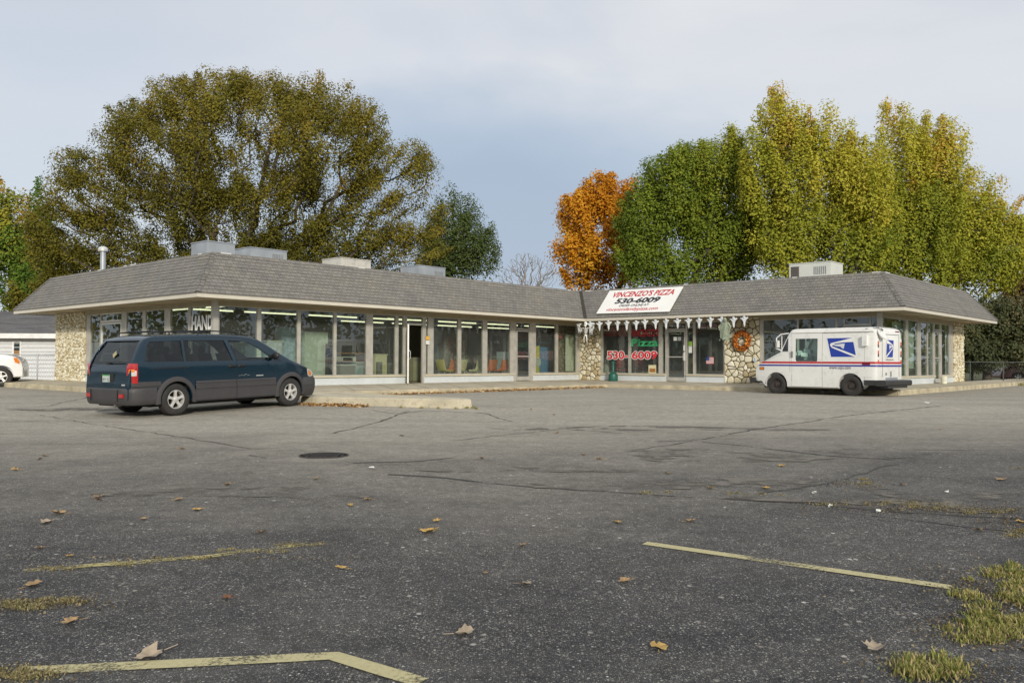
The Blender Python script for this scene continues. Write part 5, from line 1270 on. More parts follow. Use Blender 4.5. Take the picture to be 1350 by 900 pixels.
# ------------------------------------------------------------------ ghost garland and other Hallowe'en things
M_gh=mat('ghost_cloth',(.62,.65,.67),.8,var=.05); M_str=mat('garland_string',(.10,.10,.09),.8)
gpx=[762.5,778,790,802,814,826,838.5,850,864,878,893,907.5,921.5,936.5,951.5,967,981]
EV=Fr(I,b,-a)
ghost=None
def ghost_mesh(root):
    pr=[(-.02,-.12),(-.10,-.02),(-.17,.02),(-.16,.07),(-.09,.055),(-.06,.06),(-.055,.12),(0,.145),(.055,.12),(.06,.06),(.10,.06),(.155,.09),(.17,.04),(.11,-.02),(.07,-.08),(.05,-.17),(.055,-.25),(.02,-.34),(.0,-.28),(-.02,-.2)]
    pr=[(x*.9,z*.86+.02) for x,z in pr]; v=[(x,-.018,z) for x,z in pr]; w_=[(x,.018,z) for x,z in pr]; n=len(pr)
    c0=[(x*.6,-.05,z*.8) for x,z in pr]; 
    f=[(i,(i+1)%n,(i+1)%n+n,i+n) for i in range(n)]+[(i,i+2*n,(i+1)%n+2*n,(i+1)%n) for i in range(n)]+[tuple(range(2*n,3*n))[::-1] if 0 else tuple(range(2*n,3*n)),tuple(range(n,2*n))[::-1]]
    MB().add(v+w_+c0,f).build('ghost_body',M_gh,root,clean=True)
    mb=MB(); 
    for s in (-.022,.022): mb.ball((s,-.052,.085),.011,.008,.016,6,4)
    mb.ball((0,-.05,.045),.012,.008,.018,6,4); mb.build('ghost_face',mat('face_black',(.03,.03,.03),.8),root)
gz0=ZF-.17
yaw=math.atan2(b.y,b.x)
gobs=[]
for i,px in enumerate(gpx):
    u=EV.u(px,.03); P=EV.p(u,.03,gz0+random.uniform(-.02,.02))
    if ghost is None:
        ghost=thing('ghost_decoration','small white cloth ghost hanging in the row under the pizza shop eave','ghost decoration',P,(0,0,yaw),'ghosts hanging under the eave'); ghost_mesh(ghost)
    else: dup(ghost,P,(0,0,yaw+random.uniform(-.3,.3)))
mb=MB(); u0,u1=EV.u(760,.03),EV.u(985,.03); mb.tube([EV.p(u0+(u1-u0)*k/50,.03,gz0+.16+.012*math.sin(k*3.1)) for k in range(51)],.007,5)
o=mb.build('garland_string',M_str); tag(o,'dark string of the ghost garland along the pizza shop eave','string')
# skeleton with raised arms
P=EV.p(EV.u(772,.12),.12,0); zc=at(772,436,P.y).z
sk=thing('skeleton_decoration','white winged skeleton hanging at the inner corner with raised arms','skeleton decoration',(P.x,P.y,zc),(0,0,yaw))
mb=MB(); mb.ball((0,0,.30),.085,.075,.10); mb.ball((0,-.02,.22),.05,.05,.05); mb.tube([(0,0,.2),(0,0,.10)],.02); 
for k in range(5): 
    z=.10-k*.05; w_=.12-.012*k; mb.tube([(-w_,.01,z),(-w_*.6,-.04,z-.01),(0,-.055,z-.005),(w_*.6,-.04,z-.01),(w_,.01,z)],.014,5)
mb.tube([(0,0,.12),(0,0,-.22)],.02); mb.ball((0,0,-.2),.09,.05,.05)
for s in (-1,1):
    mb.tube([(s*.10,0,.12),(s*.24,0,.10),(s*.42,-.02,.26)],[.024,.02,.016],6); mb.ball((s*.45,-.02,.29),.04,.02,.045,8,6)
    mb.tube([(s*.05,0,-.2),(s*.08,-.02,-.36),(s*.07,0,-.5)],[.026,.022,.012],6)
mb.build('skeleton_body',M_white,sk,smooth=True,angle=60)
mb=MB(); rd=random.Random(4)
for s in (-1,1):
    for k in range(6):
        x=s*(.2+.045*k); z0_=.13+.015*k if k>3 else .1; L_=rd.uniform(.12,.32); wv_=rd.uniform(.012,.025)
        mb.prism([Vector((x-wv_,.01,z0_)),Vector((x+wv_,.015,z0_)),Vector((x+wv_*.6+rd.uniform(-.02,.02),0,z0_-L_*.7)),Vector((x+rd.uniform(-.03,.03),0,z0_-L_))],(0,.008,0))
mb.build('ragged_cloth',M_gh,sk)
mb=MB()
for s in (-.03,.03): mb.ball((s,-.07,.31),.02,.012,.022,8,6)
mb.build('eye_socket',MATS['face_black'],sk)
# green ghoul
P=EV.p(EV.u(956,.10),.10,0); zc=at(956,421,P.y).z
gh=thing('ghoul_decoration','greenish grey ghoul in ragged gauze above the stone pier','ghoul decoration',(P.x,P.y,zc),(0,0,yaw))
mb=MB(); mb.ball((.0,-.02,-.03),.075,.07,.10); n=14; prof=[(.07,-.08),(.15,-.14),(.17,-.3),(.18,-.5),(.20,-.74)]
v=[];f=[];rd=random.Random(9)
for j,(r_,z) in enumerate(prof):
    for k in range(n):
        t=2*math.pi*k/n; q_=r_*(1+.28*math.sin(5*t+j)+rd.uniform(-.08,.08)); v.append((q_*math.cos(t),q_*.5*math.sin(t),z+(rd.uniform(-.12,.06) if j==4 else 0)))
for j in range(4):
    for k in range(n): f.append((j*n+k,(j+1)*n+k,(j+1)*n+(k+1)%n,j*n+(k+1)%n))
mb.add(v,f); 
for s in (-1,1): mb.tube([(s*.1,0,-.14),(s*.24,-.03,-.28),(s*.20,-.06,-.42)],[.05,.035,.02],6)
mb.build('ghoul_body',mat('ghoul_gauze',(.26,.30,.22),.9,var=.3,scale=12),gh,smooth=True)
mb=MB()
for s in (-.03,.03): mb.ball((s,-.082,-.02),.018,.012,.02,8,6)
mb.ball((0,-.08,-.085),.022,.012,.018,8,6); mb.build('ghoul_face',MATS['face_black'],gh)
# wreath
u,z=FB.uz(978.7,449,.10); P=FB.p(u,.12,z)
wr=thing('autumn_wreath','orange leaf wreath hanging on the stone pier','wreath',P,(0,0,yaw))
mb=MB(); v=[];f=[];n=28;m=8
for i in range(n):
    t=2*math.pi*i/n
    for k in range(m): q_=2*math.pi*k/m; v.append(((.29+.05*math.cos(q_))*math.cos(t),.04*math.sin(q_),(.29+.05*math.cos(q_))*math.sin(t)*1.08))
for i in range(n):
    for k in range(m): f.append((i*m+k,((i+1)%n)*m+k,((i+1)%n)*m+(k+1)%m,i*m+(k+1)%m))
mb.add(v,f); mb.build('ring',mat('twig_brown',(.12,.06,.025),.9),wr)
rng=np.random.default_rng(5); t=rng.uniform(0,2*math.pi,900); q_=rng.uniform(0,2*math.pi,900); rr=rng.uniform(.05,.105,900)
C=np.stack([(.29+rr*np.cos(q_))*np.cos(t),-abs(rr*np.sin(q_))-.0,(.29+rr*np.cos(q_))*np.sin(t)*1.08],1); N=rng.normal(size=(900,3))+np.array([0,-1,0])
leafmesh('wreath_leaves',C,N,rng.uniform(.05,.1,900),rng.random(900),attr_mat('wreath_leaf',[(0,(.22,.05,.02)),(.5,(.50,.15,.03)),(1,(.75,.30,.05))],.7),wr)
mb=MB(); mb.ball((.20,-.1,-.12),.055); mb.ball((.22,-.1,.02),.045); mb.build('small_pumpkin',mat('pumpkin_orange',(.75,.28,.03),.5),wr,smooth=True)
# little plaque on the pier
u,z=FB.uz(995.5,474,.09); P=FB.p(u,.09,z); mb=MB(); mb.prism([P+b*-.09+Z*0,P+b*.0-Z*.12,P+b*.09,P+Z*.13],-a*.02); mb.prism([P-a*.021+b*-.03-Z*.08,P-a*.021+b*.03-Z*.08,P-a*.021+b*.02+Z*.07,P-a*.021-b*.02+Z*.07],-a*.006,mi=1)
o=mb.build('wall_plaque',[M_white,mat('plaque_blue',(.25,.45,.62),.6)]); tag(o,'little white and blue plaque on the stone pier by the mail truck','plaque')
# smoking bin
u,_=FB.uz(808.3,500,.55); P=FB.p(u,.55,ZB-.016)
sm=thing('ash_receptacle','dark green bottle shaped ash bin in front of the pizza window','ash bin',P)
M_grn=mat('green_plastic',(.012,.10,.075),.45,var=.1)
mb=MB(); mb.lathe((0,0,0),[(.20,0),(.21,.02),(.205,.22),(.19,.29),(.13,.34),(.075,.38),(.06,.42),(.052,.72)],20); mb.build('bin_body',M_grn,sm,smooth=True); mb=MB(); mb.lathe((0,0,.72),[(.052,0),(.075,.02),(.075,.10),(.05,.13),(0,.135)],16); mb.build('bin_head',M_grn,sm,smooth=True)
# bucket at right
P=onplane(1244,508,Vector((0,0,ZB-.02)),Z); P=FR.p(FR.u(1244,.45),.45,ZB-.012)
bk=thing('plastic_bucket','white plastic bucket standing outside the right end door','bucket',P); mb=MB(); mb.lathe((0,0,0),[(.10,0),(.105,.01),(.125,.26),(.133,.265),(.133,.29),(.12,.29),(.11,.06),(0,.05)],18); mb.build('pail',mat('bucket_white',(.75,.74,.62),.5),bk,smooth=True); mb=MB(); mb.tube([(-.13,0,.27),(-.12,-.08,.17),(0,-.13,.12),(.12,-.08,.17),(.13,0,.27)],.004,5); mb.build('bail',M_galv,bk)
# ------------------------------------------------------------------ inside the shops
M_tube=mat('lamp_tube',(.88,.86,.60),.5,emit=1.5)
lampg=None
def lampat(F_,u,n,z,Lm,label,group):
    global lampg
    P=F_.p(u,n,z); ang=math.atan2(F_.U.y,F_.U.x)
    if lampg is None:
        lampg=thing('strip_lamp',label,'strip lamp',P,(0,0,ang),group); mb=MB(); mb.box(-1.18,1.18,-.06,.06,.045,.10); mb.build('housing',M_white,lampg); mb=MB(); mb.tube([(-1.15,0,.02),(1.15,0,.02)],.024,8); mb.build('tube',M_tube,lampg)
        return lampg
    o=dup(lampg,P,(0,0,ang),label); o['group']=group; return o
gA='strip lamps in the left shop'; la='lit fluorescent strip lamp on the ceiling of the second hand shop'
for n,zz in ((-1.6,3.2),(-4.2,3.14)):
    for k in range(4): lampat(FA,1.9+k*2.75+(.7 if n==-3.8 else 0),n,zz,2.4,la,gA)
gA2='strip lamps in the laundry'; la2='lit fluorescent strip lamp on the ceiling of the laundry'
u_=FA.u(567)
for n in (-3.0,-6.0): 
    for k in range(4): lampat(FA,u_+1.6+k*2.8,n,3.08,2.4,la2,gA2)
for k in range(2): lampat(FL,3.0+k*3,-2.0,3.22,2.4,la,gA)
def ifr(F_,px,n): return F_.u(px,n)
def slab(F_,px0,px1,py0,py1,n,dep,m,name,label,cat,z0=None,group=None,extra=None):
    """a thing inside: front face seen at the pixels, at depth n behind the glass, standing on the floor unless z0"""
    u0,z1=F_.uz(px0,py0,n); u1,zb=F_.uz(px1,py1,n); 
    zb=FLOOR if z0 is None else (zb if z0=='px' else z0)
    u0,u1=min(u0,u1),max(u0,u1); t=thing(name,label,cat,F_.p((u0+u1)/2,n-dep/2,zb),(0,0,math.atan2(F_.U.y,F_.U.x)),group)
    return t,(u1-u0),(z1-zb)
def boxthing(F_,px0,px1,py0,n,dep,m,name,label,cat,top=None,panelm=None,part='cabinet',group=None,round_door=None,z0=None,py1=490):
    t,w_,h=slab(F_,px0,px1,py0,py1,n,dep,m,name,label,cat,group=group,z0=z0)
    # local: x along U, front is at y=-dep/2 if U x Z... front faces N
    fy=1 if (Z.cross(F_.U)).dot(F_.N)>0 else -1
    mb=MB(); mb.box(-w_/2,w_/2,-dep/2,dep/2,0.03,h); mb.box(-w_/2+.03,w_/2-.03,-dep/2+.04,dep/2-.04,0,.03); mb.build(part,m,t)
    if top: mb=MB(); mb.box(-w_/2-.03,w_/2+.03,-dep/2-.03,dep/2+.03,h,h+.04); mb.build('worktop',top,t)
    if panelm: mb=MB(); y0=fy*dep/2; mb.box(-w_/2+.04,w_/2-.04,min(y0,y0+fy*.01),max(y0,y0+fy*.01),h*.86,h*.96); mb.build('control_panel',panelm,t)
    if round_door:
        mb=MB(); y0=fy*(dep/2+.001); mb.lathe((0,0,h*.52),[(.20,y0),(.20,y0+fy*.03),(.16,y0+fy*.045),(.15,y0+fy*.02),(0,y0+fy*.015)],20,'y'); mb.build('round_door',round_door,t)
    return t
M_app=mat('appliance_white',(.50,.52,.46),.4,var=.05); M_appd=mat('appliance_grey',(.16,.16,.13),.5); M_blk=mat('door_black',(.02,.02,.02),.3)
M_crm=mat('cream_laminate',(.60,.56,.32),.5,var=.05)
boxthing(FA,402,432,437,-.7,.7,mat('fridge_white',(.50,.56,.47),.4,var=.06),'fridge','tall pale green white fridge standing in the left shop window','fridge',panelm=None,part='fridge_body')
boxthing(FA,352,372,450,-.9,.6,mat('box_white',(.50,.55,.60),.6,var=.15,scale=5),'display_cabinet','pale blue display cabinet behind the glass above the van bonnet','cabinet',top=M_app)
boxthing(FA,372,389,431,-1.1,.4,mat('blue_cloth',(.32,.42,.50),.8,var=.3,scale=4),'clothes_rail','pale blue clothes hanging behind the third pane','clothes')
boxthing(FA,432.5,436.5,453,-.45,.15,M_blk,'vacuum_cleaner','black upright vacuum cleaner beside the white fridge','vacuum cleaner')  # plain black box standing for the vacuum cleaner, gives no light
boxthing(FA,449,468,482,-.8,.6,M_appd,'stove','dark glass front stove under the microwave oven','stove',top=M_app)
boxthing(FA,469,482,478,-.8,.6,mat('pale_blue_app',(.32,.40,.40),.5),'chest_freezer','pale blue chest freezer left of the double post','freezer',top=M_app,panelm=M_appd)
t,w_,h=slab(FA,452,470,470,477,-.85,.45,M_app,'microwave_oven','white microwave oven standing on the dark stove','microwave oven',z0='px'); mb=MB(); mb.box(-w_/2,w_/2,-.2,.2,0,h); mb.build('oven_case',M_app,t); mb=MB(); mb.box(-w_/2+.03,w_/2*.5,-.21 if (Z.cross(FA.U)).dot(FA.N)<0 else .2,-.2 if (Z.cross(FA.U)).dot(FA.N)<0 else .21,.03,h-.03); mb.build('oven_door',M_blk,t)
t,w_,h=slab(FA,452,480,465,466.5,-.9,.5,M_app,'wall_shelf','brown wooden shelf over the microwave oven','shelf',z0='px'); mb=MB(); mb.box(-w_/2,w_/2,-.25,.25,0,.04); mb.build('shelf_board',mat('wood_brown',(.30,.15,.05),.6),t); mb=MB(); mb.box(-w_/2,-w_/2+.03,-.2,.2,-.5,0); mb.box(w_/2-.03,w_/2,-.2,.2,-.5,0); mb.build('bracket',M_dark,t)
boxthing(FA,495,510,468,-.6,.6,M_crm,'shop_counter','cream counter end right of the double post','counter',top=M_crm)
boxthing(FA,498,504,477,-.5,.2,M_appd,'dark_speaker','grey box leaning on the cream counter','box')
boxthing(FA,512,520.5,478,-1.2,.6,M_appd,'dryer','dark dryer behind the pane left of the open door','dryer')
boxthing(FA,545,556,471,-1.2,.7,mat('olive_app',(.20,.21,.13),.5),'washing_machine','olive top loading washing machine seen through the open door','washing machine',panelm=M_appd)
boxthing(FA,577,597,454,-1.6,.6,mat('grey_panel',(.15,.15,.14),.5,var=.2),'change_machine','tall grey change machine behind the yellow chairs','change machine')
Mw=mat('washer_front',(.22,.22,.17),.5,var=.08)
for (x0,x1,lb) in ((612,623.2,'front loading washer behind the cream chairs, left of two'),(624,635.2,'front loading washer behind the cream chairs, right of two')):
    boxthing(FA,x0,x1,468,-2.2,.7,Mw,'front_loading_washer',lb,'washer',round_door=M_blk,group='washers in the laundry',panelm=M_appd)
boxthing(FA,646,663,468,-2.0,.7,mat('washer_dark',(.12,.11,.09),.5),'top_loading_washer','dark top loading washer behind the orange chair','washer',top=M_appd)
boxthing(FA,664,671,463.5,-.7,.4,mat('pale_blue_bin',(.42,.48,.54),.5),'laundry_bin','pale blue bin in front of the laundry door','bin')
boxthing(FA,711,724,450,-1.0,.7,mat('vending_blue',(.07,.22,.42),.4,var=.15),'vending_machine','tall blue vending machine in the laundry window','vending machine',panelm=M_blk)
boxthing(FA,706.6,711,456,-.6,.4,mat('toy_yellow',(.60,.52,.05),.5,var=.4,scale=10),'candy_machine','yellow candy machine beside the blue vending machine','candy machine',round_door=M_app)
# scoop chairs on beams
def chair(px,n,m,label,tilt=1):
    u,_=FA.uz(px,488,n); P=FA.p(u,n,FLOOR); t=thing('scoop_chair',label,'chair',P,(0,0,math.atan2(FA.U.y,FA.U.x)),'scoop chairs in the laundry')
    v=[];f=[]
    prof=[(.24,.40),(.18,.42),(.0,.40),(-.14,.44),(-.20,.58),(-.26,.80),(-.28,.86)]
    for x_,z in prof:
        for k,y in enumerate((-.24,-.2,0,.2,.24)): v.append((x_*tilt,y,z+(.05 if k in (0,4) else 0)))
    for i in range(6):
        for k in range(4): f.append((i*5+k,i*5+k+1,(i+1)*5+k+1,(i+1)*5+k))
    v2=[(x-.0,y,z-.015) for x,y,z in v]; n_=len(v); 
    mb=MB(); mb.add(v,f); mb.add(v2,[q_[::-1] for q_ in f]); mb.build('shell',m,t,smooth=True)
    for s in (-.18,.18):
        mb=MB(); mb.tube([(s,-.2,0),(s*.8,-.15,.38)],.015,6); mb.tube([(s,.2,0),(s*.8,.15,.38)],.015,6); mb.build('leg_frame',M_alu,t)
    return t
M_cy=mat('chair_yellow',(.72,.60,.22),.45,var=.05); M_cor=mat('chair_orange',(.62,.16,.03),.45,var=.05); M_ccr=mat('chair_cream',(.66,.62,.38),.45)
chair(586,-.45,M_cy,'yellow scoop chair in the first laundry window'); chair(594,-.6,M_cor,'orange scoop chair beside the yellow one',-1); chair(605,-.55,M_ccr,'cream scoop chair behind the window mullion',-1); chair(629,-.5,M_ccr,'cream scoop chair in front of the right round door washer',-1)
chair(645,-.7,M_cor,'orange scoop chair at the left of the third laundry pane',-1); chair(662,-.5,M_cor,'orange scoop chair in front of the pale blue bin',-1)
# pizza shop inside: red chair, neon ring, counter
def pchair(px,n,m,label):
    u,_=FB.uz(px,488,n); P=FB.p(u,n,FLOOR); t=thing('cafe_chair',label,'chair',P,(0,0,math.atan2(FB.U.y,FB.U.x)),'chairs in the pizza shop')
    mb=MB(); mb.box(-.22,.22,-.22,.22,.43,.48); mb.build('seat',m,t); mb=MB(); mb.box(-.22,.22,-.24,-.21,.55,.88); mb.build('backrest',m,t)
    for sx in (-.2,.2):
        for sy in (-.2,.2): mb=MB(); mb.tube([(sx,sy,0),(sx*.95,sy,.9 if sy<0 else .44)],.012,6); mb.build('leg',M_alu,t)
pchair(822,-.8,mat('vinyl_red',(.55,.03,.04),.4),'bright red vinyl chair behind the left pizza window'); pchair(846,-1.0,mat('vinyl_dark',(.22,.02,.03),.4),'dark red chair behind the second pizza window')
boxthing(FB,796.5,799.5,471,-.3,.2,M_app,'napkin_stand','narrow white stand just inside the pizza window','stand')
boxthing(FB,845,866,482,-3.0,.7,mat('counter_wood',(.12,.06,.03),.5),'pizza_counter','low wooden counter deep inside the pizza shop','counter',top=M_appd)
# ------------------------------------------------------------------ neighbours
def gzz(P): return gz(P[0],P[1])
hs=thing('clapboard_house','white clapboard house with grey shingle roof beyond the left end','house',(-21,42,.40))
def wb(mb,name,m,parent): return mb.build(name,m,parent,world=True)
x0,x1,y=-31.0,-17.5,42.0; ez=at(40,443,42).z; rz=at(40,413.5,46).z
mb=MB(); k=0; z=.2
while z<ez+.1:
    mb.prism([Vector((x0,y,z)),Vector((x0,y-.05,z)),Vector((x0,y-.045,z+.025)),Vector((x0,y,z+.20))],(x1-x0,0,0)); z+=.20
mb.box(x0,x1,y+.001,y+7,.2,ez+.1); wb(mb,'siding_wall',mat('white_siding',(.62,.63,.64),.6,var=.04,dirt=.08),hs)
mb=MB(); ncs=11
for k in range(ncs):
    t0,t1=k/ncs,(k+1.1)/ncs; ya,yb=y-.45+4.6*t0,y-.45+4.6*t1; za,zb_=ez+(rz-ez)*t0,ez+(rz-ez)*t1
    mb.add([(x0-.4,ya,za+.14),(x1+.4,ya,za+.14),(x1+.4,yb,zb_+.12),(x0-.4,yb,zb_+.12),(x0-.4,ya,za+.11),(x1+.4,ya,za+.11)],[(0,1,2,3),(4,5,1,0)],uv=[[(x0,k*.42),(x1,k*.42),(x1,k*.42+.4),(x0,k*.42+.4)],[(x0,0),(x1,0),(x1,.01),(x0,.01)]])
mb.add([(x0-.4,y+4.1,rz+.12),(x1+.4,y+4.1,rz+.12),(x1+.4,y+8,ez),(x0-.4,y+8,ez)],[(0,1,2,3)],uv=[[(x0,0),(x1,0),(x1,4),(x0,4)]])
M_sh2=M_shingle.copy(); M_sh2.name='dark_roof_shingle'; b2=[n for n in M_sh2.node_tree.nodes if n.type=='TEX_BRICK'][0]; b2.inputs['Color1'].default_value=(.17,.17,.18,1); b2.inputs['Color2'].default_value=(.09,.09,.10,1); b2.inputs['Brick Width'].default_value=.9; b2.inputs['Row Height'].default_value=.42/3
wb(mb,'shingle_roof',M_sh2,hs)
mb=MB(); mb.box(x0-.4,x1+.4,y-.47,y-.44,ez-.12,ez+.12); wb(mb,'gutter_board',mat('white_trim',(.75,.75,.73),.5),hs)
mb=MB(); mb.box(x0-.4,x1+.4,y-.44,y,ez-.12,ez-.10); wb(mb,'eave_underside',M_soffit,hs)
p0=at(16.5,448.5,y-.03); p1=at(28.5,471,y-.03); mb=MB(); t_=.09
mb.box(p0.x,p1.x,y-.06,y-.023,p1.z,p1.z+t_); mb.box(p0.x,p1.x,y-.06,y-.023,p0.z-t_,p0.z); mb.box(p0.x,p0.x+t_,y-.06,y-.023,p1.z+t_,p0.z-t_); mb.box(p1.x-t_,p1.x,y-.06,y-.023,p1.z+t_,p0.z-t_); wd=wb(mb,'window',MATS['white_trim'],hs)
mb=MB(); mb.box(p0.x+t_,p1.x-t_,y-.045,y-.03,p1.z+t_,p0.z-t_); wb(mb,'pane',mat('dark_pane',(.03,.045,.05),.1),wd); mb=MB(); mb.box(p0.x+t_,p1.x-t_,y-.05,y-.046,p1.z+t_,p1.z+t_+.25); wb(mb,'cardboard',mat('cardboard',(.30,.17,.07),.8),wd)
def mesh_fence(P0,P1,h,label,nposts=5,name='chain_link_fence',vine=False):
    P0=Vector((P0[0],P0[1],gz(*P0)));P1=Vector((P1[0],P1[1],gz(*P1))); d=(P1-P0); Ln=d.length; u=d/Ln; t=thing(name,label,'fence',P0)
    for k in range(nposts): 
        P=P0+u*Ln*k/(nposts-1); mb=MB(); mb.tube([P-Z*.05,P+Z*(h+.05)],.03,8); wb(mb,'post',M_galv,t)
    mb=MB(); mb.tube([P0+Z*h,P1+Z*h],.022,6); wb(mb,'top_rail',M_galv,t)
    mb=MB(); n=int(Ln/.11)
    for k in range(n):
        for s in (0,1):
            A=P0+u*(Ln*k/n); 
            e=h*.5; B=A+u*(e if s else -e)
            if 0<=(B-P0).dot(u)<=Ln: mb.tube([A+Z*.03,B+Z*(h)],.0035,3,False)
    wb(mb,'wire_mesh',M_galv,t); return t
mesh_fence((-28,37.5),(-19.0,37.3),1.25,'grey chain link fence in front of the white house',6)
e0=at(1270,490,41); M_galv=mat('weathered_fence',(.085,.09,.085),.7,.2)
mesh_fence((e0.x-1.0,41.5),(29.5,40.0),1.1,'chain link fence beside the right end under the evergreen',7)
# white pickup, nose only in view
pk=thing('pickup_truck','white pickup truck cut off by the left edge of the photo','pickup truck',(-20.9,32.14,gz(-20.9,32)),(0,0,R_(22)))
PT=[(-2.6,1.0),(-2.55,1.08),(-.95,1.10),(-.9,1.55),(-.75,1.74),(.35,1.76),(.95,1.30),(1.0,1.27),(1.8,1.20),(2.06,1.11),(2.18,1.0),(2.24,.80)]
def PWf(x,z): return .90-(.16*max(0,(z-1.1)/.6))-(.14*max(0,(x-1.6)/.7)**2)
body=loft_body([-2.6,-2.55,-2.4,-2,-1.6,-1.2,-1.0,-.95,-.92,-.9,-.82,-.75,-.5,-.2,.1,.35,.5,.7,.85,.95,1.0,1.2,1.5,1.7,1.9,2.0,2.12,2.2,2.24],lambda x:interp(x,PT),lambda x:.36,PWf).build('body',mat('pickup_white',(.82,.83,.83),.35,coat=.6,var=.04,dirt=.12),pk,clean=True)
boolean(body,cutter([(cyl_poly(x,.37,.44,y0),Vector((0,.42*s,0))) for x in (-1.45,1.55) for y0,s in ((-1.1,1),(1.1,-1))])); finish(body)
for s in (-1,1):
    P=[(-.72,1.14),(.80,1.14),(.30,1.66),(-.66,1.66)]; mb=MB(); mb.poly([(x,s*(PWf(x,z)+.004),z) for x,z in (P if s<0 else P[::-1])]); mb.build('side_window',MATS['dark_window'],pk)
    mb=MB(); P=[(2.00,.92),(2.14,.86),(2.15,.96),(2.06,1.08),(1.94,1.10)]; mb.poly([(x,s*(PWf(x,z)+.012),z) for x,z in (P if s<0 else P[::-1])]); mb.build('headlight',M_amber,pk)
    for x in (-1.45,1.55): wheel(pk,x,s*.78,.37,.24,s,.22,5,False,M_alloy)
mb=MB(); mb.prism([Vector((2.0,-.84,.38)),Vector((2.22,-.70,.38)),Vector((2.30,0,.38)),Vector((2.22,.70,.38)),Vector((2.0,.84,.38))],(0,0,.24)); mb.build('front_bumper',MATS['pickup_white'],pk,clean=True)
mb=MB(); mb.box(-2.4,2.0,-.5,.5,.28,.42); mb.build('underbody',M_black,pk)
# maroon vehicle far right behind the fence
c=at(1347,485,50); mv=thing('maroon_minivan','maroon vehicle behind the fence at the right edge','car',(c.x+.9,50,gz(c.x,50)-.1),(0,0,R_(172)))
CT=[(-2.3,.9),(-2.28,1.2),(-2.2,1.50),(-2.0,1.62),(.2,1.64),(.5,1.55),(1.05,1.1),(1.9,.95),(2.2,.75),(2.28,.5)]
CW=lambda x,z:.88-.16*max(0,(z-1.0)/.6)-.2*max(0,(x-1.5)/.8)**2
body=loft_body([-2.3,-2.28,-2.24,-2.2,-2.1,-2.0,-1.5,-1,-.5,0,.2,.35,.5,.75,1.05,1.5,1.9,2.1,2.2,2.28],lambda x:interp(x,CT),lambda x:.28,CW).build('body',mat('maroon_paint',(.16,.012,.02),.35,coat=.8),mv,clean=True)
boolean(body,cutter([(cyl_poly(x,.32,.37,y0),Vector((0,.42*s,0))) for x in (-1.4,1.4) for y0,s in ((-1.1,1),(1.1,-1))])); finish(body)
for s in (-1,1):
    for P in ([(-2.05,1.05),(-1.1,1.05),(-1.08,1.5),(-1.95,1.48)],[(-1.02,1.05),(-.05,1.05),(-.1,1.5),(-1.0,1.5)],[(.03,1.05),(.95,1.05),(.4,1.5),(.0,1.5)]): mb=MB(); mb.poly([(x,s*(CW(x,z)+.004),z) for x,z in (P if s<0 else P[::-1])]); mb.build('side_window',MATS['dark_window'],mv)
    for x in (-1.4,1.4): wheel(mv,x,s*.76,.32,.2,s,.19,5,False,M_alloy)
# ------------------------------------------------------------------ marks on the lot
def gp(px,py,dz=.004): p=ground(px,py); p.z+=dz; return p
def strip(pts,w,dz,mb,jit=0,sub=.25):
    P=[gp(*p) for p in pts]; out=[]
    for A,Bq in zip(P,P[1:]):
        n=max(1,int((Bq-A).length/sub))
        for k in range(n): out.append(A+(Bq-A)*k/n)
    out.append(P[-1]); L_=[];R2=[]
    for i,p in enumerate(out):
        d=(out[min(i+1,len(out)-1)]-out[max(i-1,0)]); d.z=0; d.normalize(); n=Vector((-d.y,d.x,0)); c=p+n*random.uniform(-jit,jit); ww=w*(random.uniform(.5,1.4) if jit else 1)
        for s,T in ((1,L_),(-1,R2)):
            q=c+n*ww*.5*s; q.z=gz(q.x,q.y)+dz; T.append(q)
    v=L_+R2; n=len(L_); mb.add(v,[(i+n,i+1+n,i+1,i) for i in range(n-1)])
M_yel=worn('worn_yellow_paint',(.52,.47,.26),.64,45)
for pts,w in (([(850,717),(1255,776)],.10),([(20,888),(440,866),(555,902)],.10),([(30,753),(270,735),(420,716)],.085)):
    mb=MB(); strip(pts,w,.006,mb,sub=.2)
    if pts[0]==(30,753): m_=worn('faded_yellow_paint',(.46,.40,.18),.50,35)
    else: m_=M_yel
    kind(mb.build('parking_line',m_),'structure')
mb=MB(); rc=random.Random(3)
cr=[([(440,571),(500,556),(530,545),(560,541),(640,545),(675,556)],.05),([(600,581),(650,575),(720,568),(790,561)],.04),([(675,567),(740,565),(820,571)],.04),
 ([(510,626),(560,628),(640,637),(760,646),(900,655),(1060,664),(1200,676),(1350,684)],.07),([(465,610),(540,609),(600,603)],.03),([(850,583),(925,580),(1000,565),(1100,550),(1240,535)],.045),([(925,582),(1000,590),(1080,600),(1180,606)],.05),
 ([(740,655),(900,580)],.0),([(55,547),(130,560),(250,578),(330,592),(370,591)],.03),([(330,600),(350,604)],.03),([(1110,592),(1350,594)],.03),([(490,541),(520,545),(540,542)],.03),([(1150,680),(1230,690),(1330,700)],.03),([(840,593),(915,582)],.03),([(0,540),(60,536),(140,520)],.03),([(1000,650),(1080,640),(1180,612)],.03)]
for pts,w in cr:
    if w: strip(pts,w,.004,mb,jit=.035,sub=.22)
kind(mb.build('pavement_cracks',worn('crack_tar',(.06,.055,.05),.62,9)),'structure')
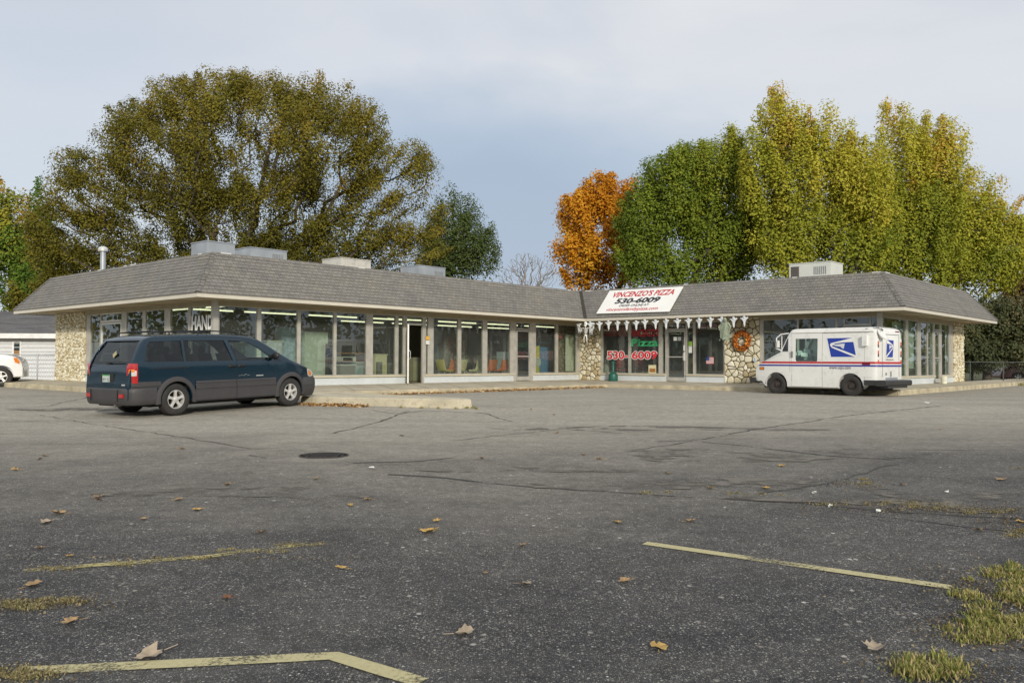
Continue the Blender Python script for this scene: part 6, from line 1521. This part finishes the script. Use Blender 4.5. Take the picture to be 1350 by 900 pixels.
# faint dark stains and patches with their own shape
mb=MB(); rs=random.Random(12)
for (px,py,rx,ry) in ((870,565,2.6,.5),(1000,600,2.4,.6),(940,640,1.6,.35),(1300,660,2.0,.5),(330,650,1.4,.3),(160,540,2.5,.4),(700,620,1.3,.2)):
    c=gp(px,py,0); n=40; v=[]
    for k in range(n): t=2*math.pi*k/n; r_=1+.25*math.sin(3*t+px)+.15*rs.uniform(-1,1); v.append((c.x+rx*r_*math.cos(t),c.y+ry*r_*math.sin(t),gz(c.x+rx*r_*math.cos(t),c.y+ry*r_*math.sin(t))+.008))
    v.append((c.x,c.y,gz(c.x,c.y)+.008)); mb.add(v,[(k,(k+1)%n,n) for k in range(n)])
m_=worn('dark_seal_stain',(.17,.155,.13),.46,1.4); kind(mb.build('asphalt_stains',m_),'structure')
# manhole
c=gp(427,600.5,0); mh=thing('manhole_cover','round dark iron manhole cover in the middle of the lot','manhole cover',c)
mb=MB(); mb.lathe((0,0,0),[(.315,-.02),(.315,.010),(.30,.012),(.295,.004)],40,cap=False); mb.build('rim_ring',mat('iron_rim',(.07,.065,.06),.7,.4),mh)
mb=MB(); mb.lathe((0,0,.006),[(.292,0),(0,0)],40); 
for i in range(-5,6):
    for j in range(-5,6):
        if i*i+j*j<19: mb.box(i*.06-.018,i*.06+.018,j*.06-.018,j*.06+.018,.006,.013)
mb.build('cover_plate',mat('cast_iron',(.045,.042,.042),.65,.4,.2,8),mh)
# fallen leaves: each a curled lobed leaf
def leaf_mesh(mb,s,rd):
    out=[(0,-.5),(.14,-.30),(.36,-.38),(.34,-.14),(.52,.06),(.34,.16),(.34,.40),(.15,.36),(0,.58),(-.13,.34),(-.30,.36),(-.34,.16),(-.48,.02),(-.36,-.14),(-.36,-.32),(-.14,-.30)]; out=[(x*rd.uniform(.7,1.15),y*rd.uniform(.8,1.15)) for x,y in out]
    cur=rd.uniform(.25,.75); v=[(x*s,y*s,s*(cur*x*x*1.1+rd.uniform(0,.13)+cur*.5*y*y)+.004) for x,y in out]; v.append((0,0,.004)); n=len(out)
    mb.add(v,[(k,(k+1)%n,n) for k in range(n)]); mb.tube([(0,-.48*s,.01),(rd.uniform(-.05,.05)*s,-.95*s,s*.12)],s*.02,4,False)
ML=[mat('leaf_tan',(.30,.20,.10),.8,var=.35,scale=20),mat('leaf_gold',(.40,.26,.08),.8,var=.35,scale=20),mat('leaf_brown',(.17,.075,.035),.8,var=.3,scale=20),mat('leaf_pale',(.32,.26,.19),.8,var=.3,scale=20)]
LN=['tan','golden','dark brown','pale buff']
Lf=[(45,773,0,.13),(93,822,0,.11),(198,868,3,.17),(298,790,2,.09),(450,750,1,.09),(613,837,3,.14),(868,856,1,.13),(1153,857,3,.15),(824,769,0,.11),(693,772,3,.10),(814,690,1,.10),(690,720,0,.09),(910,688,0,.12),(565,702,1,.16),(345,703,0,.11),(260,673,1,.11),(235,660,0,.11),(485,660,0,.1),(76,678,0,.15),(62,690,3,.14),(52,724,0,.08),(130,656,0,.13),(189,685,0,.09),(462,667,1,.08),(130,660,2,.09),(640,757,0,.06),(735,571,0,.12),(770,600,0,.1),(1010,645,1,.12),(937,645,1,.12),(1345,690,1,.1),(1320,633,0,.13),(576,688,1,.09),(20,620,1,.12),(52,606,0,.12),(60,602,0,.12),(240,592,1,.13),(300,640,0,.11),(416,632,0,.1),(635,605,0,.11),(92,735,1,.08),(1290,700,0,.1),(530,575,0,.12),(790,606,1,.12),(1030,615,1,.14),(1190,640,0,.1),(700,540,1,.12),(730,547,0,.1),(880,625,1,.09),(1240,566,0,.1)]
lrd=random.Random(21)
for i,(px,py,k,s) in enumerate(Lf):
    c=gp(px,py,.004); o=thing if 0 else None; mb=MB(); leaf_mesh(mb,s*.82,lrd); o=mb.build('fallen_leaf',ML[k]); o.location=c; o.rotation_euler=(lrd.uniform(-.15,.15),lrd.uniform(-.15,.15),lrd.uniform(0,6.28)); tag(o,LN[k]+' fallen leaf lying on the asphalt lot','leaf','fallen leaves on the lot')
# litter
for px,py,s in ((1222,531.5,.16),(1313,509,.12),(1327,508,.1),(1150,520,.0),(1073,651.5,.06),(490,618,.09),(1158,677,.06),(1095,670,.05),(905,521,.08),(1248,650,.05)):
    if s: 
        c=gp(px,py,.004); mb=MB(); n=7; v=[(s*.5*math.cos(2*math.pi*k/n)*lrd.uniform(.6,1.1),s*.3*math.sin(2*math.pi*k/n)*lrd.uniform(.6,1.1),lrd.uniform(0,.03)) for k in range(n)]; mb.prism([Vector(q_) for q_ in v],(0,0,.006)); o=mb.build('paper_scrap',MATS['paper_white']); o.location=c; tag(o,'crumpled white paper scrap on the asphalt','litter','paper scraps on the lot')
# leaf litter at kerbs, grass tufts : stuff
def scatter_leaves(regions,name,label,cols,size=(.05,.10)):
    Cs=[];rd=np.random.default_rng(8)
    for A,Bq,w,n in regions:
        A=Vector(A);Bq=Vector(Bq); d=(Bq-A); nn=Vector((-d.y,d.x,0)).normalized(); t=rd.random(n); s=abs(rd.normal(size=n))*w
        for i in range(n):
            p=A+d*t[i]+nn*s[i]; Cs.append((p.x,p.y,gz(p.x,p.y)+.01+rd.uniform(0,.05)*max(0,1-s[i]/w/1.5)))
    n=len(Cs); global rng; rng=rd
    o=leafmesh(name,np.array(Cs),rd.normal(size=(n,3))*.5+np.array([0,0,1]),rd.uniform(*size,n),rd.random(n),cols,aspect=.8); kind(o,'stuff'); tag(o,label,'leaf litter')
lit=attr_mat('leaf_litter',[(0,(.12,.06,.025)),(.4,(.30,.16,.05)),(.75,(.48,.27,.08)),(1,(.55,.45,.30))],.85)
kA=[wo[i].copy() for i in range(5)]
def kl(i,t): p=kA[i]+(kA[i+1]-kA[i])*t; return (p.x,p.y,0)
def nrm_in(A,B,w,n): return (A,B,w,n)
scatter_leaves([((-3.4,20.45,0),(-5.2,21.05,0),.14,420),(kl(1,.93),kl(1,.25),-.10,700),(kl(2,.5),kl(2,0.0),-.10,200)][:1],'leaf_litter_heap','heap of orange brown leaves against the concrete island',lit)
scatter_leaves([(kl(1,.98),kl(1,.30),.12,1000),(kl(1,.8),kl(1,.55),.12,400)],'gutter_leaf_litter','brown leaves and dirt along the shop kerb',lit)
def grass(name,label,spots,cols,per=260):
    rd=np.random.default_rng(31); V=[];Fs=[];rn=[]
    for x,y,r_,hh in spots:
        n=int(per*r_*r_*20+40)
        for i in range(n):
            t=rd.uniform(0,6.283); q_=r_*abs(rd.normal())*.6; cx,cy=x+q_*math.cos(t),y+q_*math.sin(t)*.8; h=hh*rd.uniform(.35,1.1)*max(.3,1-q_/r_*.5); l=rd.uniform(0,6.283); ln=h*rd.uniform(.3,1.1); w_=.002+.003*rd.random()
            z=gz(cx,cy)+.004; dx,dy=math.cos(l),math.sin(l); px_,py_=-dy*w_,dx*w_; o=len(V)
            V+=[(cx-px_,cy-py_,z),(cx+px_,cy+py_,z),(cx+dx*ln*.4+px_*.7,cy+dy*ln*.4+py_*.7,z+h*.7),(cx+dx*ln*.4-px_*.7,cy+dy*ln*.4-py_*.7,z+h*.7),(cx+dx*ln,cy+dy*ln,z+h)]
            Fs+=[(o,o+1,o+2,o+3),(o+3,o+2,o+4)]; v_=rd.random(); rn+=[v_,v_]
    me=bpy.data.meshes.new(name); me.from_pydata(V,[],Fs); A=me.attributes.new('rnd','FLOAT','FACE'); A.data.foreach_set('value',np.array(rn,dtype=np.float32)); me.materials.append(cols); me.update()
    o=bpy.data.objects.new(name,me); col.objects.link(o); kind(o,'stuff'); tag(o,label,'grass'); return o
gm=attr_mat('grass_blades',[(0,(.13,.17,.035)),(.45,(.26,.28,.07)),(.7,(.44,.37,.15)),(1,(.55,.43,.22))],.8,trans=.25)
gd=attr_mat('dry_grass_blades',[(0,(.13,.13,.05)),(.5,(.27,.23,.11)),(1,(.42,.35,.19))],.8,trans=.2)
def spots(L_,n,seed,h):
    rd=random.Random(seed); out=[]
    for (px,py,rx,ry,k) in L_:
        for i in range(k):
            a_=rd.uniform(0,6.28); q_=rd.random()**.5; p=gp(px+rx*q_*math.cos(a_),py+ry*q_*math.sin(a_),0); out.append((p.x,p.y,rd.uniform(.05,.13),h*rd.uniform(.6,1.2)))
    return out
grass('grass_tufts','green grass growing through the lot at the right edge',spots([(1325,790,66,44,46),(1300,830,50,20,26),(1345,760,30,18,12),(1385,800,50,50,30),(1235,882,42,14,16),(1215,890,22,8,6)],0,1,.05),gm,per=170)
grass('dry_weeds','dry weeds along the cracks of the lot',spots([(60,796,55,5,18),(30,800,30,5,10),(15,888,28,8,12),(1230,668,40,4,16),(1300,675,40,4,14),(1180,664,40,2,8),(1140,636,8,5,6),(1000,652,60,2,5),(1345,705,14,8,12),(1120,665,60,2,6),(870,650,40,1,3),(40,893,40,5,10),(1345,617,20,1,3)],0,2,.018),gd,per=60)
grass('line_weeds','dry weeds over the faded parking line',spots([(80,750,40,2,9),(150,744,50,2,9),(240,737,40,2,8),(330,727,50,3,12),(395,718,30,2,9),(568,700,12,2,3)],0,5,.010),gd,per=12)
grass('island_weeds','green weeds at the foot of the concrete island',[( -2.6+.45*i+random.uniform(-.1,.1),20.2-.08*i-.12,.06,.07) for i in range(5)]+[(-.9,20.1,.07,.09),(-1.05,20.05,.07,.07)],gm)
# verge between walk, fence and house
vs=[]
rv=random.Random(6)
for i in range(170): vs.append((rv.uniform(-28,-17.5),rv.uniform(35.5,37.6),.16,.16))
for i in range(160): vs.append((rv.uniform(20.5,30),rv.uniform(39.5,42),.16,.2))
grass('verge_grass','rough grass verge under the chain link fences',vs,gm,per=60)

def crumbs():
    rd=np.random.default_rng(61); C=[]
    for px,py,rx,ry,n in ((1330,790,.35,.5,1500),(1300,835,.28,.22,700),(1235,885,.2,.12,500),(45,797,.35,.10,500),(1250,672,.9,.14,900),(1345,690,.3,.3,400),(1130,640,.3,.25,300),(1160,663,.8,.08,300),(20,892,.25,.08,200),(250,737,1.2,.06,300)):
        c=gp(px,py,0); x=c.x+rd.normal(size=n)*rx*.7; y=c.y+rd.normal(size=n)*ry*.7
        C+=[(a_,b_,gz(a_,b_)+.006+rd.uniform(0,.008)) for a_,b_ in zip(x,y)]
    global rng; rng=rd; n=len(C)
    o=leafmesh('soil_crumbs',np.array(C),rd.normal(size=(n,3))*.4+np.array([0,0,1]),rd.uniform(.006,.022,n),rd.random(n),attr_mat('soil',[(0,(.05,.04,.025)),(.6,(.13,.10,.055)),(1,(.28,.22,.12))],.95),aspect=.9); kind(o,'stuff'); tag(o,'dry soil and chaff around the weeds in the lot','soil')
crumbs()
